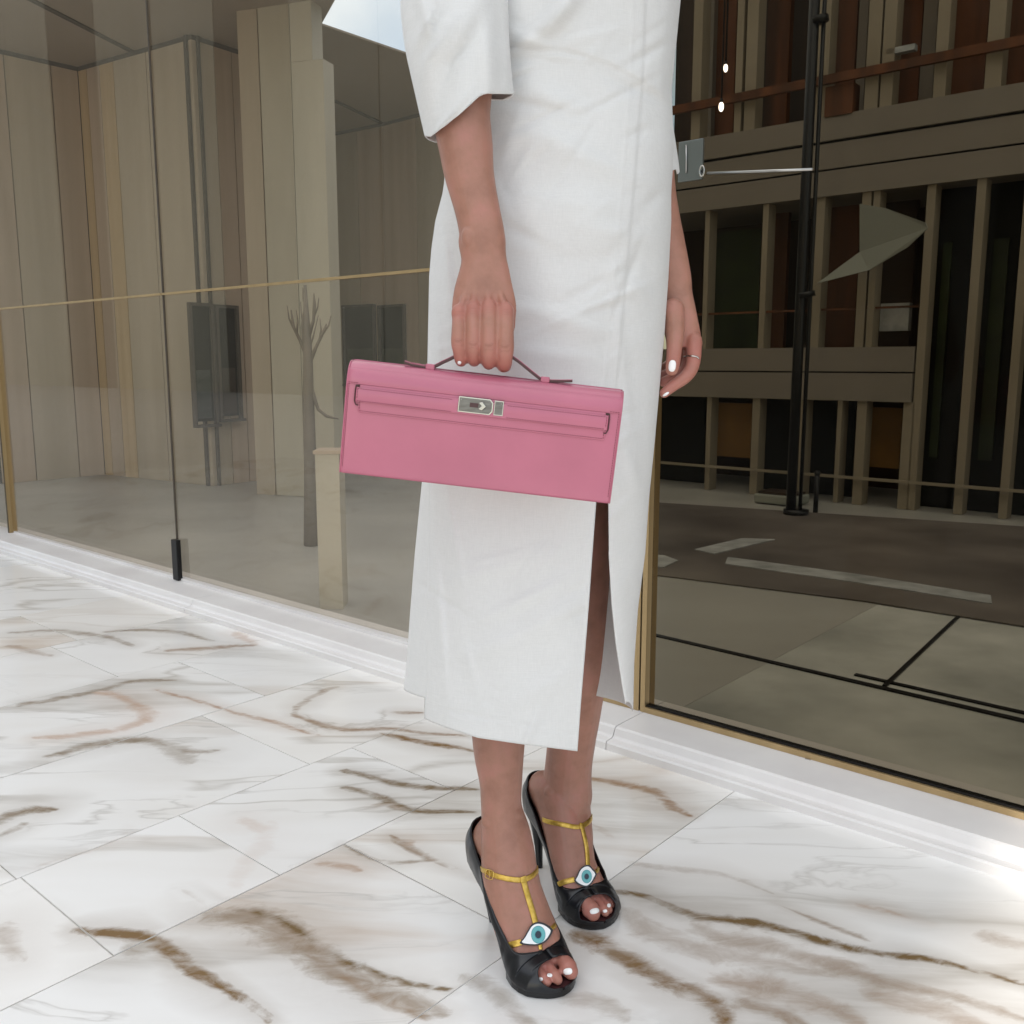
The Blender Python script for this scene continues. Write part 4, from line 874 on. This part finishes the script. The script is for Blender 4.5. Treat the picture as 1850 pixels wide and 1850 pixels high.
# the larger folds that show in the picture: x, y, direction, half length, width, height
for x, y, a, l, w_, h_ in ((980,250,.12,90,22,.003),(1080,290,.45,80,14,.0025),(1010,370,.06,130,24,.003),(1120,420,.15,80,16,.002),(1000,470,.0,120,26,-.002),(960,560,.12,90,14,.0022),(1060,590,.25,70,12,.0018),(1150,520,.5,50,12,.0018),(880,1030,-.3,90,10,.0022),(950,1080,-.45,70,9,.0028),(930,1150,-.4,110,16,.0025),(850,1200,1.3,60,9,.0015),(980,1240,-.5,60,14,.002),(1010,1100,-.4,60,14,.002),(820,960,1.4,90,8,.0025),(795,1100,1.5,110,7,.003),(1010,20,-.9,60,12,.008),(960,60,-.75,50,9,.004),(1010,180,.35,60,16,.0025),(940,130,-.3,60,14,.002),(900,350,1.2,50,10,.002),(1130,700,1.45,150,10,.0018),(1145,850,1.2,60,8,.002),(1000,640,.1,80,12,.0015),(940,420,.5,60,10,-.0018),(800,420,1.45,90,9,.004),(812,520,1.5,90,9,.0035),(790,600,1.5,80,7,.003)):
    creases.append((x, y, math.cos(a), math.sin(a), l, w_, h_))
creases = [c[:6]+(c[6]*2.1,) for c in creases]
def relief(x, y):
    s = .0026*math.sin(x*.021+y*.004)*math.sin(y*.006+1) + .0010*math.sin(x*.05-y*.021)
    for cx, cy_, dx, dy, l, w_, h_ in creases:
        ex, ey = x-cx, y-cy_; a = ex*dx+ey*dy
        if abs(a) > 2.2*l: continue
        b = -ex*dy+ey*dx
        if abs(b) > 4*w_: continue
        sk = b/w_; s += h_*math.exp(-(a/l)**2)*math.exp(-sk*sk*(1 if b < 0 else .35))
    return s
def seam(x): return interp([(760,90),(920,80),(1000,86),(1050,98),(1100,115),(1165,150),(1215,188),(1260,220)], x)
def placket(y): return interp([(-400,1170),(0,1166),(150,1160),(400,1140),(650,1118),(900,1092),(1000,1085)], y)
def front(x, y, extra=0):
    l, r = interp(DL, y), interp(DR, y); t = max(-1, min(1, (x-l)/(r-l)*2-1)); b = interp(DB, y)
    e = (1-t*t); base = CY - b*math.sqrt(max(0, e))*(1 if abs(t) < .98 else .95)
    d = relief(x, y)*min(1, e*4)
    sy = y - seam(x); d += .0045/(1+math.exp(min(50, sy/1.6)))*min(1, e*5)       # bodice stands proud of the skirt
    d += .0010*math.exp(-((sy-5)/2.2)**2)
    pl = x - placket(y); d += .0028/(1+math.exp(min(50, pl/1.5)))*min(1, e*5) + .0007*math.exp(-((pl+22)/2)**2)
    if y > 1150 and x < 1060: d -= .0012*math.exp(-((y-(1275+.19*(x-768)))/2.0)**2)
    return base - d - extra
def sheet(name, ys, xf, yf_hem, depthf, ncol, parent, thick=.0011, label=None):
    """ys: rows; xf(y) -> (x0, x1); last row follows yf_hem(u)"""
    vs = []; nr = len(ys)
    y0 = ys[0]; Y1 = ys[-1]
    for i, y in enumerate(ys):
        for j in range(ncol):
            u = j/(ncol-1); yh = yf_hem(u) if yf_hem else Y1
            yy = y0 + (y-y0)*(yh-y0)/(Y1-y0) if yf_hem else y
            x0, x1 = xf(yy); x = x0+(x1-x0)*(.5-.5*math.cos(math.pi*u)) if depthf.__name__ != 'panel_depth' else x0+(x1-x0)*u
            vs.append(P(x, yy, depthf(x, yy, u)))
    fs = [(i*ncol+j, i*ncol+j+1, (i+1)*ncol+j+1, (i+1)*ncol+j) for i in range(nr-1) for j in range(ncol-1)]
    return vs, fs
dress = None
# upper dress: closed tube down to y = 885
ys = list(np.arange(-420, 886, 4.5)); NC = 120
def lrf(y): return interp(DL, y), interp(DR, y)
def fdep(x, y, u): return front(x, y)
def fdepL(x, y, u): return front(x, y)
def bdep(x, y, u):
    l, r = lrf(y); t = max(-1, min(1, (x-l)/(r-l)*2-1)); return CY + interp(DB, y)*.95*math.sqrt(max(0, 1-t*t)) + .004*math.sin(x*.04)*(1-t*t)
v2, f2 = sheet('', [y for y in ys], lrf, None, bdep, 50, None)
D = MB(); D.add(v2, f2)
# lower skirt: left part under the panel, right part beyond the slit, back
ysl = list(np.arange(885, 1252, 4.5))
def Sx(y): return slit_r(y) if y > 900 else placket(y)*(1-max(0, (y-800)/100)) + slit_r(900)*max(0, (y-800)/100) if y > 800 else placket(y)
def Ex(y): k = max(0, min(1, (y-780)/80)); return Sx(y)*(1-k) + 830*k
ysf = list(np.arange(-420, 1252, 4.5))
v, f = sheet('', ysf, lambda y: (interp(DL, y), Ex(y)), lambda u: 1243+ (1262-1243)*min(1, u*2.2), fdepL, 96, None); D.add(v, f)
v, f = sheet('', ysf, lambda y: (Sx(y), interp(DR, y)), lambda u: 1272+14*u-10*math.sin(math.pi*u), lambda x, y, u: front(x, y) + .012*(1-u)**2*max(0,(y-885)/380), 34, None); D.add(v, f)
v, f = sheet('', ysl, lrf, lambda u: 1243-24*math.sin(math.pi*u)+43*u, bdep, 60, None); D.add(v, f)
def dressify(vs, fs, name, parent, thick, lab=None):
    me = bpy.data.meshes.new(name); me.from_pydata([tuple(v) for v in vs], [], fs)
    bm = bmesh.new(); bm.from_mesh(me); bmesh.ops.remove_doubles(bm, verts=bm.verts, dist=.0004); bmesh.ops.recalc_face_normals(bm, faces=bm.faces)
    bm.to_mesh(me); bm.free(); o = link(name, me, M['linen'], parent, True)
    if thick: s = o.modifiers.new('t', 'SOLIDIFY'); s.thickness = thick; s.offset = 0
    if lab: o['label'] = lab
    return o
dress = dressify(D.v, D.f, 'dress', per, .0011)
# front wrap panel hanging over the skirt, from under the bag to the hem
ysp = list(np.arange(752, 1300, 4.0))
def panel_depth(x, y, u):
    e = min(1, u/.05); k = max(0, (y-752)/548)
    return front(x, y) - .0022 - .0035*k*min(1, u*6) - (.0012 if u > .985 else 0) + (.010*k if u < .001 else 0) - .0010*math.exp(-((u-.045)/.012)**2)*k
v, f = sheet('', ysp, lambda y: (interp([(640,785),(800,778),(900,776),(1000,773),(1100,771),(1300,767)], y), min(slit_l(y), placket(y)-1)), lambda u: 1297 + 36*min(1, (u/.35))**.8*1.0 + 12*max(0,(u-.35)/.3)*(u<.65) + (12 if u >= .65 else 0) + 12*max(0, u-.65)/.35, panel_depth, 110, None)
pan = dressify(v, f, 'wrap_panel', dress, .0012)
# sleeves
def sleeve(rows, hem, name, lab):
    rs = []
    for y, l, r, Y, hd in dense(rows, 46):
        ring = []
        for a in np.linspace(0, 2*math.pi, 64, endpoint=False):
            x = (l+r)/2 - (r-l)/2*math.cos(a); Yq_ = Y - hd*math.sin(a)
            d = 0
            for cx, cy_, dx, dy, ll, w_, h_ in SF:
                ex, ey = x-cx, y-cy_; p_ = ex*dx+ey*dy; q_ = -ex*dy+ey*dx
                d += h_*math.exp(-(p_/ll)**2-(q_/w_)**2)
            if math.sin(a) > 0: Yq_ -= d*math.sin(a)
            ring.append((x, y, Yq_, a))
        rs.append(ring)
    # bottom rows blend to the slanted hem
    nb = 16; out = []
    for i, ring in enumerate(rs):
        k = max(0, (i-(len(rs)-nb))/(nb-1)); k = k*k*(3-2*k)*.0 + k
        q = []
        for (x, y, Yv, a) in ring:
            hx, hy = hem(a); q.append(P(x+(hx-rs_c(rows, a))*0 + 0, y, Yv) if k <= 0 else P(x*(1-k)+hx*k, y*(1-k)+hy*k, Yv))
        out.append(q)
    b = MB().rings(out, True, False)
    return b
def rs_c(rows, a): return 0
SF = [(800,70,math.cos(-1.0),math.sin(-1.0),90,12,.011),(775,40,math.cos(-1.1),math.sin(-1.1),60,9,.012),(820,110,math.cos(-.9),math.sin(-.9),60,10,-.009),(880,90,math.cos(1.5),math.sin(1.5),90,12,.008),(760,0,math.cos(1.3),math.sin(1.3),60,8,.012),(850,30,math.cos(-1.1),math.sin(-1.1),60,12,.008),(790,200,math.cos(-.7),math.sin(-.7),60,8,.007),(905,60,math.cos(1.5),math.sin(1.5),90,8,-.007)]
def hemA(a):
    # a from 0 (left) over the front (pi/2) to pi (right) and back behind
    if a <= math.pi:
        t = a/math.pi; pts = [(0,768,246),(.10,778,247),(.28,795,234),(.42,830,207),(.52,851,186),(.60,866,168),(.68,878,162.5),(.82,903,163),(1,928,164)]
    else:
        t = (2*math.pi-a)/math.pi; pts = [(0,768,246),(.1,775,253),(.2,789,258),(.4,820,250),(.7,884,178),(.85,910,178.5),(1,928,168)]
    return (interp([(p[0], p[1]) for p in pts], t), interp([(p[0], p[2]) for p in pts], t))
bA = sleeve([(-420,780,880,1.30,.06),(-300,735,900,1.27,.065),(-150,722,912,1.235,.062),(0,724,917,1.205,.058),(60,729,918.5,1.195,.055),(100,735,921,1.19,.053),(140,744,924,1.187,.050),(175,752,927,1.185,.048),(205,760,928,1.183,.047)], hemA, 'sleeve', None)
slA = dressify(bA.v, bA.f, 'sleeve', dress, .0013, 'nearer elbow-length sleeve')
SF = []
def hemB(a):
    t = a/math.pi if a <= math.pi else (2*math.pi-a)/math.pi
    return (1130+ (1227-1130)*(.5-.5*math.cos(math.pi*t)), 300+ (12 if a <= math.pi else 2)*math.sin(math.pi*t) + (10 if t > .85 else 0))
bB = sleeve([(-420,1120,1200,1.36,.05),(-200,1110,1212,1.39,.05),(0,1112,1212,1.40,.05),(160,1118,1211,1.40,.048),(215,1122,1214,1.40,.047),(260,1126,1221,1.40,.046),(295,1130,1226,1.40,.045)], hemB, 'sleeve', None)
slB = dressify(bB.v, bB.f, 'sleeve', dress, .0013)
# hair and face stay above the picture but belong to her
hb = MB(); hb.ball(hc+Vector((0,.022,.018)), (.082,.088,.108), 20, 14); 
hm = remesh(hb, .006, 2, 'hair'); bmm = mat('dark_hair', (.05,.03,.02), .5); link('hair', hm, bmm, per, True)

# ------------------------------------------------------------ pink handbag
al = math.atan(.1125); ra = Vector((math.cos(al), 0, -math.sin(al))); up = Vector((math.sin(al), 0, math.cos(al))); bk = Vector((0,1,0))
yaw = math.radians(3); 
ra = (ra + Vector((0,-.035,0))).normalized(); bk = (Vector((0,1,0)) - ra*Vector((0,1,0)).dot(ra)).normalized(); up = ra.cross(bk)*-1
if up.z < 0: up = -up
TL = P(629, 650, 1.102); BWd = (P(1129,706,1.102-.0113)-TL).length; BH = (TL-P(621, 856, 1.102)).length*.985
def bp(a, c, b): return TL + ra*a - up*(BH-c) + bk*b       # a right, c up from the base, b back
hb_ = empty('handbag', bp(BWd/2, 0, .015), 'long slim pink leather handbag with a silver turn lock, held in one hand', 'handbag')
BT = .034
def bprof(ins=0, sag=0):   # side profile (b, c)
    pts = [(.004,0),(.001,.004),(0+sag,BH*.4),(0,BH-.030),(.001,BH-.018),(.0045,BH-.008),(.011,BH-.002),(.019,BH),(BT-.002,BH-.001),(BT,BH-.004),(BT+.004,BH*.5),(BT+.004,.004),(BT+.001,0)]
    q = cr(pts, 40); cx, cy_ = BT/2, BH/2
    return [(cx+(b-cx)*(1-ins), cy_+(c-cy_)*(1-ins*.3)) for b, c in q]
rs = []
for a, ins in ((.0,.10),(.0012,.03),(.004,0)): rs.append((a, ins))
for a in np.linspace(.02, BWd-.02, 22): rs.append((a, 0))
for a, ins in ((BWd-.004,0),(BWd-.0012,.03),(BWd,.10)): rs.append((a, ins))
rings_ = [[bp(a, c, b - (.0022*math.sin(math.pi*a/BWd)*math.sin(math.pi*min(1, c/BH)) if b < .01 else 0)) for b, c in bprof(ins)] for a, ins in rs]
bagb = MB().rings(rings_).build('bag_body', M['pink'], hb_, True)
bb_ = BVHTree.FromPolygons([v.co.copy() for v in bagb.data.vertices], [tuple(p.vertices) for p in bagb.data.polygons])
def fr(a, c, off):       # point over the front of the bag
    o = bp(a, c, -.1); h, n, i, d = bb_.ray_cast(o, bk)
    return (h if h else bp(a, c, 0)) - bk*off
# side edges
for a in (.0008, BWd-.0008):
    MB().tube([bp(a, c, b) for b, c in bprof(.02)][2:30], .0009, 6).build('edge_binding', M['pink'], hb_, True)
def plate(poly, off, th, name, mm, bev=.0004, par=None, sub=0):
    """outline in (a, c) laid over the front; filled as a grid-free polygon"""
    lo = [fr(a, c, off) for a, c in poly]; hi = [fr(a, c, off+th) for a, c in poly]
    o = MB().rings([lo, hi]).build(name, M[mm], par or hb_)
    if bev: bevel(o, bev, 2)
    return o
def tongue(rows, off, th, name, mm, par=None):
    """rows of (c, a0, a1) from the top down, gridded so that it follows the bag"""
    NA = 40; vs = []; 
    for k in (off, off+th):
        for c, a0, a1 in rows:
            for j in range(NA): vs.append(fr(a0+(a1-a0)*j/(NA-1), c, k))
    nr = len(rows); fs = []; K = nr*NA
    for i in range(nr-1):
        for j in range(NA-1):
            q = (i*NA+j, i*NA+j+1, (i+1)*NA+j+1, (i+1)*NA+j); fs.append(q); fs.append(tuple(x+K for x in q[::-1]))
    bd = [j for j in range(NA)] + [i*NA+NA-1 for i in range(1, nr)] + [(nr-1)*NA+j for j in range(NA-2, -1, -1)] + [i*NA for i in range(nr-2, 0, -1)]
    for x, y in zip(bd, bd[1:]+bd[:1]): fs.append((x, y, y+K, x+K))
    o = mesh(name, vs, fs, M[mm], par or hb_, True); bevel(o, .0005, 2); return o
cE = BH-.0265; cT = BH-.0585; aI = .0165
tongue([(BH-.009,.0006,BWd-.0006),(BH-.013,.0004,BWd-.0004),(BH-.018,.0004,BWd-.0004),(cE,.0004,BWd-.0004)], .0002, .0014, 'flap', 'pink')
tongue([(cE-.0002,aI,BWd-aI),(cE-.012,aI,BWd-aI),(cT+.008,aI,BWd-aI),(cT+.0012,aI,BWd-aI),(cT,aI+.0012,BWd-aI-.0012)], .0002, .0014, 'flap_tongue', 'pink')
tongue([(BH-.0300,.0135,BWd-.0155),(BH-.038,.0132,BWd-.0152),(BH-.0465,.0135,BWd-.0155)], .0018, .0026, 'belt', 'pink')
for a0, s in ((.0125, 1), (BWd-.0145, -1)):     # slots beside the belt ends
    q = [fr(a0+s*.004, BH-.0275, .0022), fr(a0-s*.0004, BH-.028, .0022), fr(a0-s*.0008, BH-.034, .0022), fr(a0-s*.0008, BH-.046, .0022), fr(a0+s*.0012, BH-.0502, .0022), fr(a0+s*.004, BH-.0505, .0022)]
    MB().tube(q, .0007, 6).build('slot_edge', M['edge'], hb_, True)
    plate([(a0-s*.0001,BH-.0272),(a0+s*.0038,BH-.0272),(a0+s*.0038,BH-.0293),(a0-s*.0001,BH-.0293)][::1 if s > 0 else -1], .0004, .0014, 'slot', 'edge', 0)
# stitching
def stitch(path, off, name='stitching', step=.0030, ln=.0019):
    mb = MB(); p2 = []
    for (a0, c0), (a1, c1) in zip(path[:-1], path[1:]):
        L_ = math.hypot(a1-a0, c1-c0); n = int(L_/step)
        for k in range(n):
            t0 = (k*step)/L_; t1 = (k*step+ln)/L_
            A_, B_ = fr(a0+(a1-a0)*t0, c0+(c1-c0)*t0, off), fr(a0+(a1-a0)*t1, c0+(c1-c0)*t1, off)
            d = (B_-A_).normalized(); s = d.cross(bk).normalized()*.00034; e = -bk*.0003
            mb.hexa([A_-s, B_-s, B_+s, A_+s, A_-s+e, B_-s+e, B_+s+e, A_+s+e])
    return mb.build(name, M['pinkd'], hb_, False, 'stuff')
stitch([(.0035,BH-.02),(.0035,.004)], .0001); stitch([(BWd-.0035,BH-.020),(BWd-.0035,.004)], .0001)
stitch([(.003,cE+.0016),(aI-.001,cE+.0016)], .0016); stitch([(BWd-.003,cE+.0016),(BWd-aI+.001,cE+.0016)], .0016)
stitch([(aI+.0016,cE-.020),(aI+.0016,cT+.0018),(BWd-aI-.0016,cT+.0018),(BWd-aI-.0016,cE-.020)], .0016)
stitch([(.0148,BH-.0313),(.127,BH-.0313)], .0044); stitch([(.0148,BH-.0453),(.127,BH-.0453)], .0044); stitch([(.0148,BH-.0313),(.0148,BH-.0453)], .0044)
stitch([(.1895,BH-.0313),(BWd-.017,BH-.0313)], .0044); stitch([(.1895,BH-.0453),(BWd-.017,BH-.0453)], .0044); stitch([(BWd-.017,BH-.0313),(BWd-.017,BH-.0453)], .0044)
# clasp
k0 = BH-.0265; k1 = BH-.0445
x0 = .1325
lk = plate([(x0,k1),(x0+.037,k1),(x0+.0405,k1+.004),(x0+.0405,k0-.004),(x0+.037,k0),(x0,k0)], .0038, .0016, 'lock_plate', 'silver', .0003)
plate([(x0+.0415,k1+.0005),(x0+.0525,k1+.0005),(x0+.0525,k0-.0005),(x0+.0415,k0-.0005)], .0038, .0013, 'lock_plate', 'silver', .0003)
plate([(x0+.0012,k1+.0012),(x0+.0362,k1+.0012),(x0+.0391,k1+.0046),(x0+.0391,k0-.0046),(x0+.0362,k0-.0012),(x0+.0012,k0-.0012)], .0053, .0003, 'lock_face', 'gun', 0)
plate([(x0+.0425,k1+.0015),(x0+.0515,k1+.0015),(x0+.0515,k0-.0015),(x0+.0425,k0-.0015)], .0050, .0003, 'lock_face', 'gun', 0)
plate([(x0+.0135,BH-.0375),(x0+.0235,BH-.0375),(x0+.0235,BH-.0325),(x0+.0135,BH-.0325)], .0056, .0006, 'keyhole', 'edge', .0002)
cx_ = x0+.0285; cc = BH-.0350
MB().tube([fr(cx_, cc, .0052), fr(cx_, cc, .0085)], .0022, 12).build('turn_pin', M['silver'], hb_, True)
plate([(cx_-.0045,cc-.0035),(cx_-.0005,cc-.0048),(cx_+.0040,cc),(cx_-.0005,cc+.0048),(cx_-.0045,cc+.0035),(cx_-.001,cc)], .0085, .0014, 'turn_knob', 'silver', .0003)
for a in (x0+.003, x0+.0495): MB().ball(fr(a, k0-.0035, .0056), (.0006,.0006,.0006)).build('rivet', M['chrome'], hb_, True)
# handle
HB = .0235     # distance behind the front
def hp(px, py): 
    p = TL + bk*HB; d = ray(px, py); return cO + d*((p-cO).dot(bk)/d.dot(bk))
hpts = cr([(744,658),(770,662.5),(783,663),(800,655),(818,646.5),(835,637),(852,631),(880,630.5),(905,634),(932,650),(950,664),(966,677),(979,686),(995,688.5),(1012,689)], 60)
def handle_rings(k0_, k1_, w_): 
    rs = []
    ps = [hp(float(a), float(b)) for a, b in hpts]
    for i, p in enumerate(ps):
        d = (ps[min(i+1,59)]-ps[max(i-1,0)]).normalized(); n = d.cross(bk)*-1
        if n.z < 0: n = -n
        rs.append([p - bk*w_ + n*k0_, p + bk*w_ + n*k0_, p + bk*w_ + n*k1_, p - bk*w_ + n*k1_])
    return rs
hd = MB().rings(handle_rings(-.0016, .0014, .0065)).build('handle', M['edge'], hb_, True); bevel(hd, .0004)
MB().rings(handle_rings(.00145, .0021, .0060)).build('handle_facing', M['pink'], hb_, True)
for pts in ([(732,654.5),(745,659.5),(760,662),(772,664.5)], [(993,688.5),(1005,688.8),(1020,688.9),(1034,688.6)]):
    ps = [hp(x, y) for x, y in pts]; rs = []
    for i, p in enumerate(ps): rs.append([p-bk*.0075-up*.0014, p+bk*.0075-up*.0014, p+bk*.0075+up*.0014, p-bk*.0075+up*.0014])
    bevel(MB().rings(rs).build('handle_tab', M['edge'], hb_), .0006)
    rs = [[p-bk*.007+up*.0015, p+bk*.007+up*.0015, p+bk*.007+up*.0021, p-bk*.007+up*.0021] for p in ps]
    MB().rings(rs).build('tab_facing', M['pink'], hb_)
for x, y in ((778.5,662.5),(985,685.5)):
    p = hp(x, y); o = MB().hexa([p-ra*.0052-bk*.009-up*.0036, p+ra*.0052-bk*.009-up*.0036, p+ra*.0052+bk*.009-up*.0036, p-ra*.0052+bk*.009-up*.0036, p-ra*.0052-bk*.009+up*.0032, p+ra*.0052-bk*.009+up*.0032, p+ra*.0052+bk*.009+up*.0032, p-ra*.0052+bk*.009+up*.0032]).build('handle_loop', M['pink'], hb_); bevel(o, .001)
